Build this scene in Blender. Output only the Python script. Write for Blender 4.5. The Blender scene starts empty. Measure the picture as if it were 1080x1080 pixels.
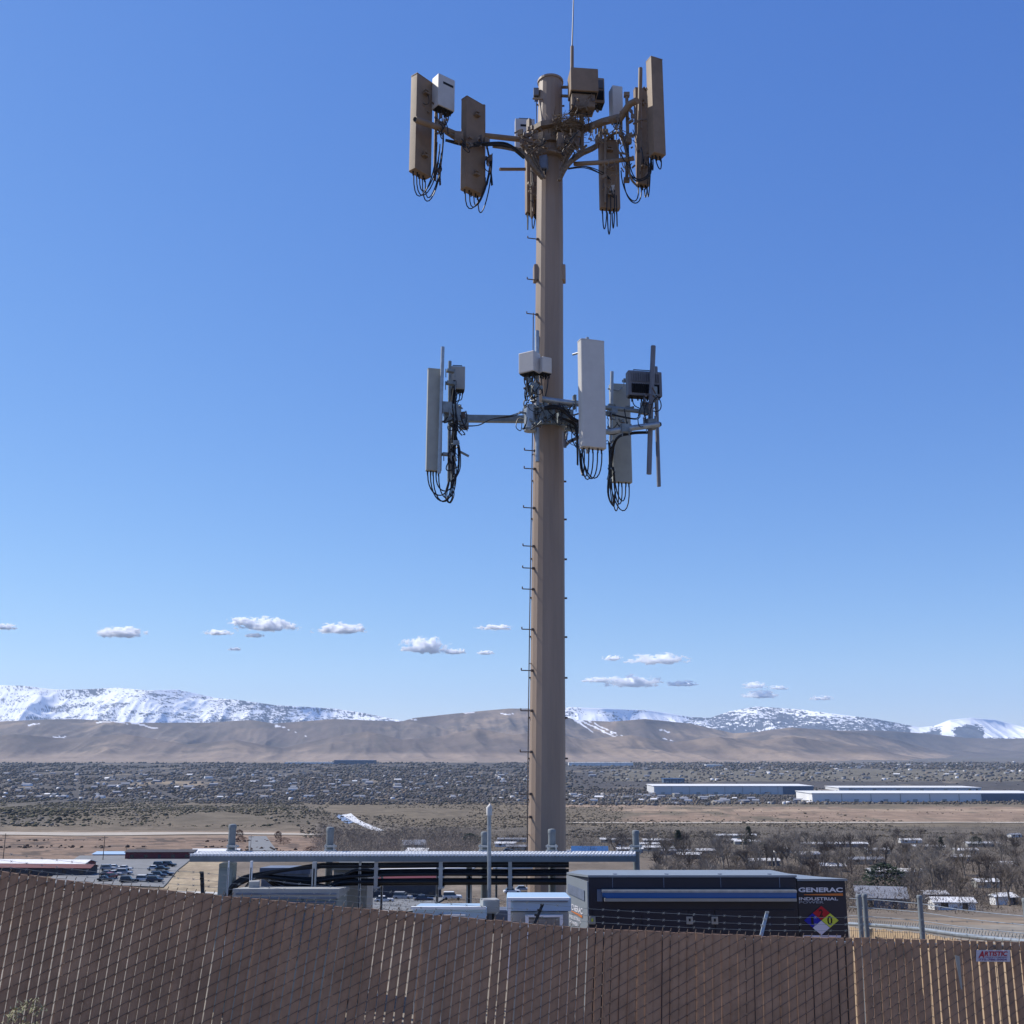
import bpy, math, random
import numpy as np
from mathutils import Vector, Matrix
random.seed(7); rng = np.random.default_rng(11)
F = 1083.0; PITCH = math.atan(250/1083.0); EYE = 4.1
cp, sp = math.cos(PITCH), math.sin(PITCH)
scene = bpy.context.scene
COL = scene.collection
pi = math.pi

# ---------------------------------------------------------------- view geometry
def at(px, py, D):
    """world point seen at photo pixel (px,py) standing D metres ahead (+Y)"""
    u = (px-540)/F; v = (540-py)/F
    y = cp - v*sp; z = sp + v*cp
    return Vector((u*D/y, D, EYE + z*D/y))
def mpp(px, py, D):
    v = (540-py)/F
    return (D/(cp - v*sp))/F           # metres per pixel there

# ---------------------------------------------------------------- helpers
class MB:
    def __init__(s): s.v=[]; s.f=[]; s.m=[]; s.mi=0
    def add(s, vs, fs):
        b=len(s.v); s.v+= [tuple(v) for v in vs]
        for f in fs: s.f.append(tuple(b+i for i in f)); s.m.append(s.mi)
    def hexa(s, P):   # 8 pts: bottom 4 ccw, top 4 ccw
        s.add(P, [(3,2,1,0),(4,5,6,7),(0,1,5,4),(1,2,6,5),(2,3,7,6),(3,0,4,7)])
    def box(s, x0,x1,y0,y1,z0,z1):
        s.hexa([(x0,y0,z0),(x1,y0,z0),(x1,y1,z0),(x0,y1,z0),(x0,y0,z1),(x1,y0,z1),(x1,y1,z1),(x0,y1,z1)])
    def obox(s, c, ux, uy, uz, a, b, h):  # c = bottom centre
        c=Vector(c); ux=Vector(ux)*a/2; uy=Vector(uy)*b/2; uz=Vector(uz)*h
        P=[c-ux-uy,c+ux-uy,c+ux+uy,c-ux+uy]; s.hexa(P+[p+uz for p in P])
    def quad(s,a,b,c,d): s.add([a,b,c,d],[(0,1,2,3)])
    def prism(s, poly, up):
        n=len(poly); up=Vector(up); P=[Vector(p) for p in poly]
        s.add(P+[p+up for p in P],[tuple(range(n-1,-1,-1)),tuple(range(n,2*n))]+[(i,(i+1)%n,n+(i+1)%n,n+i) for i in range(n)])
    def tube(s, pts, r, n=8, cap=True):
        pts=[Vector(p) for p in pts]; k=len(pts)
        rs = r if isinstance(r,(list,tuple)) else [r]*k
        vs=[]; prev=None
        for i,p in enumerate(pts):
            t=(pts[min(i+1,k-1)]-pts[max(i-1,0)])
            t = t.normalized() if t.length>1e-9 else Vector((0,0,1))
            if prev is None:
                a=Vector((0,0,1)) if abs(t.z)<.9 else Vector((0,1,0))
                x=t.cross(a).normalized()
            else:
                x=(prev-t*prev.dot(t)).normalized()
            prev=x; y=t.cross(x)
            for j in range(n):
                q=2*pi*j/n
                vs.append(p+(x*math.cos(q)+y*math.sin(q))*rs[i])
        fs=[]
        for i in range(k-1):
            for j in range(n):
                fs.append((i*n+j,i*n+(j+1)%n,(i+1)*n+(j+1)%n,(i+1)*n+j))
        if cap: fs+= [tuple(range(n-1,-1,-1)), tuple((k-1)*n+j for j in range(n))]
        s.add(vs,fs)
    def dome(s, c, r, n=12, k=4):
        vs=[];fs=[]
        for i in range(k):
            a=i/k*pi/2
            for j in range(n): vs.append((c[0]+r*math.cos(a)*math.cos(2*pi*j/n), c[1]+r*math.cos(a)*math.sin(2*pi*j/n), c[2]+r*math.sin(a)))
        vs.append((c[0],c[1],c[2]+r))
        for i in range(k-1):
            for j in range(n): fs.append((i*n+j,i*n+(j+1)%n,(i+1)*n+(j+1)%n,(i+1)*n+j))
        for j in range(n): fs.append(((k-1)*n+j,(k-1)*n+(j+1)%n,k*n))
        s.add(vs,fs)
    def build(s, name, mats, parent=None, smooth=False, bevel=0, col=None):
        off = parent_loc(parent)
        me=bpy.data.meshes.new(name)
        me.from_pydata([(v[0]-off[0],v[1]-off[1],v[2]-off[2]) for v in s.v],[],s.f)
        if not isinstance(mats,(list,tuple)): mats=[mats]
        for m in mats: me.materials.append(m)
        me.polygons.foreach_set('material_index', s.m)
        if smooth:
            me.polygons.foreach_set('use_smooth',[True]*len(s.f))
            me.set_sharp_from_angle(angle=math.radians(38))
        me.update()
        o=bpy.data.objects.new(name,me); COL.objects.link(o)
        if parent: o.parent=parent
        if bevel:
            b=o.modifiers.new('bevel','BEVEL'); b.width=bevel; b.segments=2; b.limit_method='ANGLE'
        return o
def parent_loc(p):
    v=Vector((0,0,0))
    while p is not None: v=v+p.location; p=p.parent
    return v
def np_mesh(name, V, Fq, mats, col=None, parent=None, smooth=False, mi=None):
    me=bpy.data.meshes.new(name)
    V=np.asarray(V,dtype=np.float64); Fq=np.asarray(Fq,dtype=np.int32); k=Fq.shape[1]
    me.vertices.add(len(V)); me.vertices.foreach_set('co',V.ravel())
    me.loops.add(Fq.size); me.loops.foreach_set('vertex_index',Fq.ravel())
    me.polygons.add(len(Fq)); me.polygons.foreach_set('loop_start',np.arange(0,Fq.size,k,dtype=np.int32))
    me.update(calc_edges=True)
    if not isinstance(mats,(list,tuple)): mats=[mats]
    for m in mats: me.materials.append(m)
    if mi is not None: me.polygons.foreach_set('material_index',np.asarray(mi,dtype=np.int32))
    if smooth: me.polygons.foreach_set('use_smooth',[True]*len(Fq))
    if col is not None:
        ca=me.color_attributes.new('Col','FLOAT_COLOR','POINT')
        c=np.ones((len(V),4)); c[:,:3]=col[:,:3]; ca.data.foreach_set('color',c.ravel())
    me.validate()
    o=bpy.data.objects.new(name,me); COL.objects.link(o)
    if parent: o.parent=parent
    return o
def tag(o,label=None,cat=None,group=None,kind=None):
    if label: o['label']=label
    if cat: o['category']=cat
    if group: o['group']=group
    if kind: o['kind']=kind
    return o
def thing(name,label,cat,loc=(0,0,0),group=None):
    o=bpy.data.objects.new(name,None); o.empty_display_size=.2; COL.objects.link(o)
    o.location=loc; return tag(o,label,cat,group)
def copy_tree(o,parent=None):
    c=o.copy(); COL.objects.link(c)
    if parent: c.parent=parent; c.matrix_parent_inverse=o.matrix_parent_inverse.copy()
    for ch in list(o.children): copy_tree(ch,c)
    return c
def bez(p0,p1,p2,p3,n=12):
    out=[]
    for i in range(n+1):
        t=i/n; a=1-t
        out.append(Vector(p0)*a**3+Vector(p1)*3*a*a*t+Vector(p2)*3*a*t*t+Vector(p3)*t**3)
    return out
def pxt(lst): return [at(*p) for p in lst]

# ---------------------------------------------------------------- noise (numpy)
def vnoise(x,y,seed=0):
    xi=np.floor(x).astype(np.int64); yi=np.floor(y).astype(np.int64); xf=x-xi; yf=y-yi
    def h(a,b):
        n=(a*374761393+b*668265263+seed*974711)&0x7fffffff
        n=((n^(n>>13))*1274126177)&0x7fffffff
        return ((n^(n>>16))&0xffff)/65535.0
    u=xf*xf*(3-2*xf); w=yf*yf*(3-2*yf)
    return (h(xi,yi)*(1-u)+h(xi+1,yi)*u)*(1-w)+(h(xi,yi+1)*(1-u)+h(xi+1,yi+1)*u)*w
def fbm(x,y,o=5,seed=0,gain=.5):
    s=0;a=1;t=0
    for i in range(o):
        s=s+a*vnoise(x*2**i+i*17.3,y*2**i-i*9.1,seed+i); t+=a; a*=gain
    return s/t
def ridged(x,y,o=5,seed=0):
    s=0;a=1;t=0
    for i in range(o):
        n=1-np.abs(2*vnoise(x*2**i+i*7.7,y*2**i+i*3.1,seed+i)-1); s=s+a*n*n; t+=a; a*=.5
    return s/t
def smooth01(t): t=np.clip(t,0,1); return t*t*(3-2*t)

# ---------------------------------------------------------------- materials
def lin(c): return tuple(((x/255)/12.92 if x/255<=.04045 else ((x/255+.055)/1.055)**2.4) for x in c)
def nodes(m):
    m.use_nodes=True; nt=m.node_tree; return nt, nt.nodes, nt.links
def mat(name,color,rough=.7,metal=0,var=.15,scale=3,bump=0,bscale=40,spec=.3,dirt=None,stretch=None):
    m=bpy.data.materials.new(name); nt,N,L=nodes(m); b=N['Principled BSDF']
    b.inputs['Roughness'].default_value=rough; b.inputs['Metallic'].default_value=metal
    b.inputs['Specular IOR Level'].default_value=spec
    g=N.new('ShaderNodeNewGeometry'); mp=N.new('ShaderNodeMapping'); L.new(g.outputs['Position'],mp.inputs['Vector'])
    if stretch: mp.inputs['Scale'].default_value=stretch
    n=N.new('ShaderNodeTexNoise'); n.inputs['Scale'].default_value=scale; n.inputs['Detail'].default_value=6; n.inputs['Roughness'].default_value=.65
    L.new(mp.outputs[0],n.inputs['Vector'])
    r=N.new('ShaderNodeValToRGB'); e=r.color_ramp.elements
    lo=tuple(c*(1-var) for c in color[:3]) if dirt is None else dirt
    e[0].position=.3; e[1].position=.7
    e[0].color=(*lo,1); e[1].color=(*tuple(min(1,c*(1+var)) for c in color[:3]),1)
    L.new(n.outputs['Fac'],r.inputs['Fac']); L.new(r.outputs['Color'],b.inputs['Base Color'])
    if bump:
        n2=N.new('ShaderNodeTexNoise'); n2.inputs['Scale'].default_value=bscale; n2.inputs['Detail'].default_value=4
        L.new(g.outputs['Position'],n2.inputs['Vector'])
        bp=N.new('ShaderNodeBump'); bp.inputs['Strength'].default_value=bump; bp.inputs['Distance'].default_value=.02
        L.new(n2.outputs['Fac'],bp.inputs['Height']); L.new(bp.outputs['Normal'],b.inputs['Normal'])
    return m
def colmat(name,rough=.9,scale=.05,amp=.35,scale2=None,spec=.1,bump=None):
    m=bpy.data.materials.new(name); nt,N,L=nodes(m); b=N['Principled BSDF']
    b.inputs['Roughness'].default_value=rough; b.inputs['Specular IOR Level'].default_value=spec
    a=N.new('ShaderNodeAttribute'); a.attribute_name='Col'; g=N.new('ShaderNodeNewGeometry')
    last=a.outputs['Color']
    for sc,am in [(scale,amp)]+([(scale2,amp*.8)] if scale2 else []):
        n=N.new('ShaderNodeTexNoise'); n.inputs['Scale'].default_value=sc; n.inputs['Detail'].default_value=8; n.inputs['Roughness'].default_value=.7
        L.new(g.outputs['Position'],n.inputs['Vector'])
        mr=N.new('ShaderNodeMapRange'); mr.inputs['From Min'].default_value=.3; mr.inputs['From Max'].default_value=.7
        mr.inputs['To Min'].default_value=1-am; mr.inputs['To Max'].default_value=1+am
        L.new(n.outputs['Fac'],mr.inputs['Value'])
        mx=N.new('ShaderNodeVectorMath'); mx.operation='SCALE'; L.new(last,mx.inputs[0]); L.new(mr.outputs[0],mx.inputs['Scale']); last=mx.outputs[0]
    L.new(last,b.inputs['Base Color'])
    if bump:
        mp=N.new('ShaderNodeMapping'); L.new(g.outputs['Position'],mp.inputs['Vector']); mp.inputs['Scale'].default_value=bump[2]
        n=N.new('ShaderNodeTexNoise'); n.noise_type='RIDGED_MULTIFRACTAL'; n.inputs['Scale'].default_value=bump[0]; n.inputs['Detail'].default_value=5; n.inputs['Roughness'].default_value=.6
        L.new(mp.outputs[0],n.inputs['Vector']); bp=N.new('ShaderNodeBump'); bp.inputs['Strength'].default_value=1; bp.inputs['Distance'].default_value=bump[1]
        L.new(n.outputs['Fac'],bp.inputs['Height']); L.new(bp.outputs['Normal'],b.inputs['Normal'])
    return m
M={}
M['tan']=mat('tan_tower_paint',(.30,.225,.172),.55,var=.1,scale=1.2,bump=.06,bscale=25,stretch=(3,3,.25),dirt=(.235,.18,.142))
M['brown']=mat('brown_antenna_paint',(.215,.152,.104),.6,var=.16,scale=3,bump=.08)
M['brown2']=mat('brown_steel_paint',(.19,.14,.10),.6,var=.35,scale=7,bump=.15)
M['lgrey']=mat('light_grey_radome',(.52,.505,.48),.5,var=.06,scale=4)
M['ggrey']=mat('greenish_grey_radome',(.33,.34,.31),.55,var=.09,scale=4)
M['radio']=mat('radio_housing_grey',(.50,.48,.46),.45,var=.06,scale=5)
M['dradio']=mat('dark_radio_grey',(.16,.165,.19),.5,var=.12,scale=6)
M['galv']=mat('galvanised_steel',(.34,.37,.39),.42,metal=.55,var=.2,scale=9,spec=.5)
M['galvd']=mat('weathered_steel',(.20,.23,.245),.5,metal=.3,var=.25,scale=9)
M['black']=mat('black_cable',(.016,.016,.018),.5,var=.2,scale=10)
M['bcable']=mat('painted_brown_cable',(.16,.12,.085),.6,var=.5,scale=20)
M['grate']=mat('sunlit_grating_steel',(.70,.71,.72),.5,var=.12,scale=6)  # bridge zinc whitened, sunlight on the grating put into the colour
M['chan']=mat('shaded_channel_zinc',(.165,.185,.195),.6,metal=0,var=.12,scale=6)  # same zinc darkened, shade on the faces put into the colour
M['slot']=mat('black_slot',(.012,.012,.014),.7,var=.1)
M['slat']=mat('brown_fence_slat',(.335,.205,.132),.6,var=.22,scale=5,bump=.1,bscale=60)
M['slat2']=mat('far_fence_slat',(.40,.30,.20),.7,var=.15,scale=5)
M['wire']=mat('chain_link_wire',(.125,.095,.078),.5,metal=.1,var=.2)
M['navy']=mat('charcoal_enclosure_paint',(.016,.019,.032),.42,var=.15,scale=1.2,spec=.35)
M['gside']=mat('enclosure_paint_lit',(.20,.225,.25),.4,var=.06,scale=2,spec=.4)  # enclosure paint lightened for the light on roof and left end
M['blue']=mat('hood_blue_reflection',(.03,.13,.42),.35,var=.06,scale=2,spec=.5)  # blue reflected in the hood face, set as its base colour
M['beige']=mat('beige_trim',(.33,.31,.27),.6,var=.08)
M['pond']=mat('pond_water',(.20,.24,.34),.3,var=.1,scale=.05)
M['cabg']=mat('green_grey_cabinet',(.22,.26,.26),.5,var=.08,scale=3)
M['white']=mat('white_paint',(.72,.73,.74),.6,var=.06,scale=2)
M['cab']=mat('grey_cabinet_paint',(.32,.325,.31),.5,var=.08,scale=3)
M['cabd']=mat('blue_grey_cabinet',(.13,.155,.21),.5,var=.2,scale=6)
M['orange']=mat('orange_stripe',(.55,.17,.04),.5,var=.05)
M['lwhite']=mat('lettering_white',(.62,.62,.66),.5,var=.03)
M['lgreyt']=mat('lettering_grey',(.25,.27,.31),.5,var=.03)
M['d_blue']=mat('placard_blue',(.01,.015,.30),.5,var=.05)
M['d_red']=mat('placard_red',(.38,.01,.02),.5,var=.05)
M['d_yel']=mat('placard_yellow',(.55,.6,.06),.5,var=.05)
M['d_wht']=mat('placard_white',(.6,.58,.66),.5,var=.05)
M['ink']=mat('black_ink',(.01,.01,.01),.6,var=.05)
M['redink']=mat('red_ink',(.40,.015,.03),.6,var=.05)
M['purpink']=mat('purple_ink',(.16,.08,.2),.6,var=.05)
M['signw']=mat('sign_white',(.50,.47,.52),.5,var=.05)
M['nest']=mat('nest_sticks',(.16,.12,.085),.9,var=.5,scale=25)
M['asphalt']=mat('asphalt',(.165,.17,.175),.9,var=.15,scale=.3)
M['gravelroad']=mat('pale_gravel_road',(.36,.32,.27),.95,var=.12,scale=.2)
M['conc']=mat('pale_concrete',(.42,.42,.40),.9,var=.12,scale=.3)
M['maroon']=mat('maroon_siding',(.11,.022,.03),.7,var=.12,scale=.8)
M['darkwall']=mat('dark_wall',(.045,.045,.055),.8,var=.2,scale=.6)
M['wroof']=mat('white_roof',(.66,.66,.66),.6,var=.1,scale=.6)
M['groof']=mat('grey_shingle_roof',(.22,.23,.26),.85,var=.15,scale=.6)
M['broof']=mat('blue_metal_roof',(.03,.09,.22),.45,var=.1,scale=.6)
M['pblue']=mat('pale_blue_roof',(.32,.45,.60),.5,var=.06,scale=.6)
M['wwall']=mat('warehouse_wall',(.52,.53,.54),.7,var=.06,scale=.05)
M['wwall2']=mat('warehouse_white_wall',(.66,.66,.66),.7,var=.04,scale=.05)
M['bluewall']=mat('warehouse_blue_wall',(.10,.135,.19),.7,var=.1,scale=.05)
M['cream']=mat('cream_siding',(.42,.38,.31),.8,var=.12,scale=.8)
M['glass']=mat('dark_glass',(.02,.024,.03),.12,var=.05,spec=.6)
M['tyre']=mat('tyre_rubber',(.02,.02,.02),.9,var=.1)
M['bark']=mat('bare_branch_bark',(.135,.112,.095),.95,var=.3,scale=.6)
M['bark2']=mat('dark_branch_bark',(.07,.055,.05),.95,var=.3,scale=.6)
M['barkp']=mat('pale_branch_bark',(.23,.20,.17),.95,var=.3,scale=.6)
M['pine']=mat('evergreen_needles',(.022,.034,.022),.95,var=.45,scale=.8)
M['rust']=mat('reddish_shrub_leaves',(.10,.05,.038),.95,var=.4,scale=.8)
M['sagenear']=mat('grey_green_sage_leaf',(.28,.27,.15),.9,var=.35,scale=30)
M['wood']=mat('weathered_pole_wood',(.09,.07,.055),.95,var=.2,scale=2)
M['ground']=colmat('ground_dirt',scale=.045,amp=.38,scale2=.7)
M['hill']=colmat('hill_scrub',scale=.004,amp=.16,scale2=.025,bump=(.0022,38,(1,.55,1)))
M['mount']=colmat('mountain_rock_snow',scale=.006,amp=.05,bump=(.003,26,(1,.6,1)))
M['blobs']=colmat('foliage_mass',scale=.1,amp=.25)

# ---------------------------------------------------------------- ground profile
PD=np.array([9.0,13,17,26,32,60,100,150,200,240,280,310,340,400,500,650,800,1000,1300,1600,2000,2600,3500,5000,7000,9500,14000,21000])
PY=np.array([0,0,0,0,968,967.5,967,966,963,955,944.5,932,918,905,895,884,876,866,850,841,831,820,811,804,800,798.5,797,795.5])
for i in range(4): PY[i]= 0
def z_of(y,D):
    v=(540-y)/F; return EYE+(sp+v*cp)*D/(cp-v*sp)
PZ=np.array([z_of(PY[i],PD[i]) if PY[i]>0 else 0.0 for i in range(len(PD))])
def prof(D): return np.interp(np.log(np.maximum(D,9)),np.log(PD),PZ)
def hgt(x,y):
    x=np.asarray(x,float); y=np.asarray(y,float)
    far=prof(y)
    # knoll the camera stands on falls to the compound pad
    near=2.45*(1-smooth01((y-0.5)/8.0))
    side=np.clip(-.085*x,-.5,1.0)*smooth01((y-3)/4)*(1-smooth01((y-8.8)/3.5))
    n=(fbm(x*.9,y*.9,3,5)-.5)*.10*(1-smooth01((y-7.5)/2))
    h=np.where(y<9,near,far)+side+n
    r=np.abs(y)
    amp=np.clip((y-60)/400,0,1)*1.6
    h=h+amp*(fbm(x*.006,y*.006,4,3)-.5)*2
    # sagebrush ridge on the left
    px=540+F*x/np.maximum(y,1)*1.03
    rid=np.exp(-((np.log(np.maximum(y,1))-np.log(950))/.17)**2)*(1-smooth01((px-300)/90))
    h=h+rid*(9+5*fbm(x*.01,y*.01,4,9))
    return h
def D_of(py):  # ground distance under a picture row
    py=min(py,964)
    o=np.argsort(-PY[4:]); return float(np.exp(np.interp(-py,-PY[4:],np.log(PD[4:]))))
def ground_at(px,py):
    D=D_of(py); p=at(px,py,D); p.z=float(hgt(p.x,p.y)); return p

# ground sheet, polar, one mesh
azs=np.concatenate([np.radians(np.linspace(-180,-36,40,endpoint=False)),np.radians(np.linspace(-36,36,760)),np.radians(np.linspace(36,180,41)[1:])])
rr=np.concatenate([np.linspace(.5,30,110),np.exp(np.linspace(np.log(30.4),np.log(20500),360))])
A,R=np.meshgrid(azs,rr); X=R*np.sin(A); Y=R*np.cos(A)
Yp=np.where(Y>0,Y,-Y*0)   # behind the camera: gentle plateau
Z=hgt(X,Yp)
back=smooth01((-Y)/30)*smooth01((R-6)/60); Z=Z*(1-back)+(2.4-smooth01((R-60)/2000)*70)*back
# sideways of the camera the land falls away too
sidef=smooth01((np.abs(X)-25-0*Y)/60)*(1-smooth01(Y/40)); Z=np.where(Y>-1e9,Z*(1-sidef)+sidef*np.where(R<60,Z,prof(R)),Z)
def pxy(X,Y,Z):
    cy=Y*cp+(Z-EYE)*sp; cz=-Y*sp+(Z-EYE)*cp
    cy=np.maximum(cy,.1); return 540+F*X/cy, 540-F*cz/cy
GX,GY=pxy(X,Y,Z)
def C(c): return np.array(c,float)
base=np.zeros(X.shape+(3,)); base[:]=C((.20,.16,.115))
def paint(mask,c,soft=None):
    global base
    mk=np.clip(mask,0,1)[...,None]; base=base*(1-mk)+C(c)*mk
def band(y0,y1,s=1.2): return smooth01((GY-y0)/s+.5)*(1-smooth01((GY-y1)/s+.5))
def xb(x0,x1,s=6): return smooth01((GX-x0)/s+.5)*(1-smooth01((GX-x1)/s+.5))
nz=fbm(np.log(R+1)*38,A*60,5,21); nf=fbm(X*.02,Y*.008,5,31)
far=(Y>60)
paint(far*band(900,975,3),(.17,.14,.11))
paint(far*band(868,905)*xb(330,1200,20),(.135,.115,.09))
paint(far*band(846,872)*xb(330,1200,20),(.165,.135,.095))
paint(far*band(851,867)*xb(655,1200,60)*smooth01((nf-.36)*9),(.27,.195,.14))
paint(far*band(853.5,855.5)*xb(640,1200,20),(.36,.27,.19))
paint(far*band(866,867.5)*xb(700,1200,30),(.30,.23,.165))
paint(far*band(849,851)*xb(560,720,60),(.34,.25,.18))
paint(far*band(873,906)*xb(-60,345,20),(.235,.165,.12))
paint(far*band(871,883)*xb(-60,345,20),(.27,.20,.145))
paint(far*band(883,903)*xb(-60,330,20)*smooth01((nz-.55)*12),(.10,.075,.06))
paint(far*band(878,880)*xb(-60,345,20),(.34,.27,.20))
paint(far*band(842,872,3)*xb(-60,340,40),(.15,.125,.092))
paint(far*band(869,877,3)*xb(-60,340,40),(.16,.13,.095))
paint(far*band(842,870,3)*xb(-60,60,40),(.12,.105,.085))
paint(far*band(905,944,2)*xb(168,236,8),(.37,.30,.205))
paint(far*band(905,944,2)*xb(178,236,8)*smooth01((nz-.5)*10)*.5,(.27,.21,.15))
paint(far*band(869,882,2)*xb(330,420,20)*.8,(.22,.19,.15))
paint(far*band(804,846)*xb(-60,1200),(.085,.078,.074))
paint(far*band(824,829)*xb(120,240,40)*smooth01((nf-.4)*8),(.27,.215,.15))
paint(far*band(806,846)*smooth01((nf-.6)*12)*.6,(.23,.19,.14))
paint(far*band(811,824)*xb(640,1200,40),(.15,.135,.105))
paint(far*band(846,870)*xb(380,900,40)*smooth01((nz-.6)*14)*.6,(.09,.075,.055))
paint(far*band(798,804.5,1)*xb(-60,1200),(.25,.20,.16))
paint(far*band(790,806,1)*xb(880,1200,40),(.14,.13,.125))
paint((Y>7)*(Y<27)*(np.abs(X)<16)*1.0,(.24,.215,.18))
paint((Y>=27)*(Y<60)*1.0,(.24,.19,.14))
paint((Y<=7)*1.0,(.26,.21,.15))
base*= .86*(0.78+.44*nz)[...,None]
n0,n1=X.shape
V=np.stack([X,Y,Z],-1).reshape(-1,3); ii=np.arange(n0*n1).reshape(n0,n1)
Fq=np.stack([ii[:-1,:-1],ii[:-1,1:],ii[1:,1:],ii[1:,:-1]],-1).reshape(-1,4)[:,::-1]
o=np_mesh('ground',V,Fq,M['ground'],base.reshape(-1,3),smooth=True); tag(o,'dry brown ground of the hill and valley floor',None,kind='structure')

# ---------------------------------------------------------------- foothills and mountains
def strip(name,label,pts,D0,Dr,seed,colfn,nx=1100,ny=110,gul=.62,back=.25,basey=802):
    xs=np.linspace(-260,1340,nx); p=np.array(pts,float)
    cy=np.interp(xs,p[:,0],p[:,1]); t=np.linspace(0,1+back,ny)
    PXg,T=np.meshgrid(xs,t)
    D=D0+(Dr-D0)*T
    wob=1+.09*(fbm(PXg*.008,PXg*0+seed,3,seed)-.5)*2*np.clip(T*1.5,0,1)
    D=D*wob
    Xg=(PXg-540)/F*D*1.025
    crest=np.array([z_of(y,1.0)-EYE for y in cy])[None,:]*D
    zb=prof(D)-6
    fall=np.where(T<=1,np.sin(np.clip(T,0,1)*pi/2)**1.25,1-((T-1)/back)**2*.9)
    wx=Xg/900+.6*fbm(Xg/1500,D/1500,3,seed+4); 
    g=ridged(wx*1.1+T*.5,D/2600.,4,seed)
    g2=ridged(Xg/420+T*.4,D/1500.,3,seed+8)
    env=np.clip(np.sin(np.clip(T,0,1)*pi),0,1)**.7
    Zg=zb+(crest+EYE-zb)*np.clip(fall*(1-gul*env*(1-g))-gul*.35*env*(1-g2),0,1.0)
    g3=ridged(Xg/230+T*.8+.5*fbm(Xg/500,D/500,2,seed),D/1900.,3,seed+11)
    sm=((fbm(Xg/170,D/170,5,seed+2)-.5)*20-(1-g3)*34)*np.clip(T*2,0,1)*(D/8000)*np.where(T<=1,1,.5)*np.clip(env+.12,0,1)
    Zg=Zg+sm
    px,py=pxy(Xg,D,Zg)
    col=colfn(Xg,D,Zg,T,px,py,g,g2)
    V=np.stack([Xg,D,Zg],-1).reshape(-1,3); a,b=Xg.shape; ii=np.arange(a*b).reshape(a,b)
    Fq=np.stack([ii[:-1,:-1],ii[:-1,1:],ii[1:,1:],ii[1:,:-1]],-1).reshape(-1,4)[:,::-1]
    o=np_mesh(name,V,Fq,M['mount'] if 'mount' in name else M['hill'],col.reshape(-1,3),smooth=True)
    return tag(o,label,kind='structure')
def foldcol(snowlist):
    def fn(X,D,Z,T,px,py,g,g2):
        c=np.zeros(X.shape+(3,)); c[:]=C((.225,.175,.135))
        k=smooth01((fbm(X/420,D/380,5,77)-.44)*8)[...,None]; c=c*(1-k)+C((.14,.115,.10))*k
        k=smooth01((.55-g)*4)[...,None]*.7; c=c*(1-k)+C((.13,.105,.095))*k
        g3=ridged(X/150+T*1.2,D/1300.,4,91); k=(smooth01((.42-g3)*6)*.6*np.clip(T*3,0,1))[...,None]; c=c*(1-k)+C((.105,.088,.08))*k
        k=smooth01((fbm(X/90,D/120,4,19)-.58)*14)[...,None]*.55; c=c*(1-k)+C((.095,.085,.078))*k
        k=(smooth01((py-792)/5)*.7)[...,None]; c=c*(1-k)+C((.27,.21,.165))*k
        # crest of the low hills carries thin pale grass
        for (x0,y0,x1,y1,w) in snowlist:
            vx,vy=x1-x0,y1-y0; L=math.hypot(vx,vy)
            s=np.clip(((px-x0)*vx+(py-y0)*vy)/L/L,0,1); jy=(fbm(px*.11+y0,px*0+x0,3,6)-.5)*3.4
            dd=np.hypot(px-x0-s*vx,py-y0-s*vy+jy)
            w2=w*(.2+1.5*fbm(px*.22,py*.5,3,4))*(1.15-.75*s)
            k=(dd<w2*.5)[...,None]; c=np.where(k,C((.72,.74,.80)),c)
        return c
    return fn
snowl=[(30,765,42,764,1.6),(57,777,72,777,1.5),(102,763,122,761,1.2),(118,760,134,763,1.2),(139,762,166,768,1.6),(291,765,302,768,1.3),
 (604,758,625,772,1.8),(612,760,658,781,1.8),(620,760,672,784,1.1),(628,768,660,779,.8),(696,770,708,773,1.2),(528,753,543,752,1.0),(488,752,500,751,.9),(430,758,441,760,1),(700,779,710,781,1),(300,768,345,785,.3)]
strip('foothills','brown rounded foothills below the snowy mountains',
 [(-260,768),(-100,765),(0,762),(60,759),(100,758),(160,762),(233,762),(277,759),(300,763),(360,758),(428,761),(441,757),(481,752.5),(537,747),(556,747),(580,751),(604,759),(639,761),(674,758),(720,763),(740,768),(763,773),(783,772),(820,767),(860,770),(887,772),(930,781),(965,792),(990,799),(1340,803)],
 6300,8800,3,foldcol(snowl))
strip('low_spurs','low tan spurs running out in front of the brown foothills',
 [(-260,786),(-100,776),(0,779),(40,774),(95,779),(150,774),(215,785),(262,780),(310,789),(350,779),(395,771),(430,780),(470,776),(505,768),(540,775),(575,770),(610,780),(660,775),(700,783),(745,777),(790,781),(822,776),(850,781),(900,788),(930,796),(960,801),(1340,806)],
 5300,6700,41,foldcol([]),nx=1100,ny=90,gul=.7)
strip('dark_foothills','dark scrubby ridge behind the right foothills',
 [(-260,790),(700,785),(820,775),(863,770),(910,770),(953,773),(997,778),(1040,779),(1080,777),(1200,772),(1340,775)],
 8200,10500,13,lambda X,D,Z,T,px,py,g,g2:(np.zeros(X.shape+(3,))+C((.105,.09,.085)))*(0.85+.4*fbm(X/300,D/300,4,8))[...,None],nx=500,ny=50)
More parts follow.
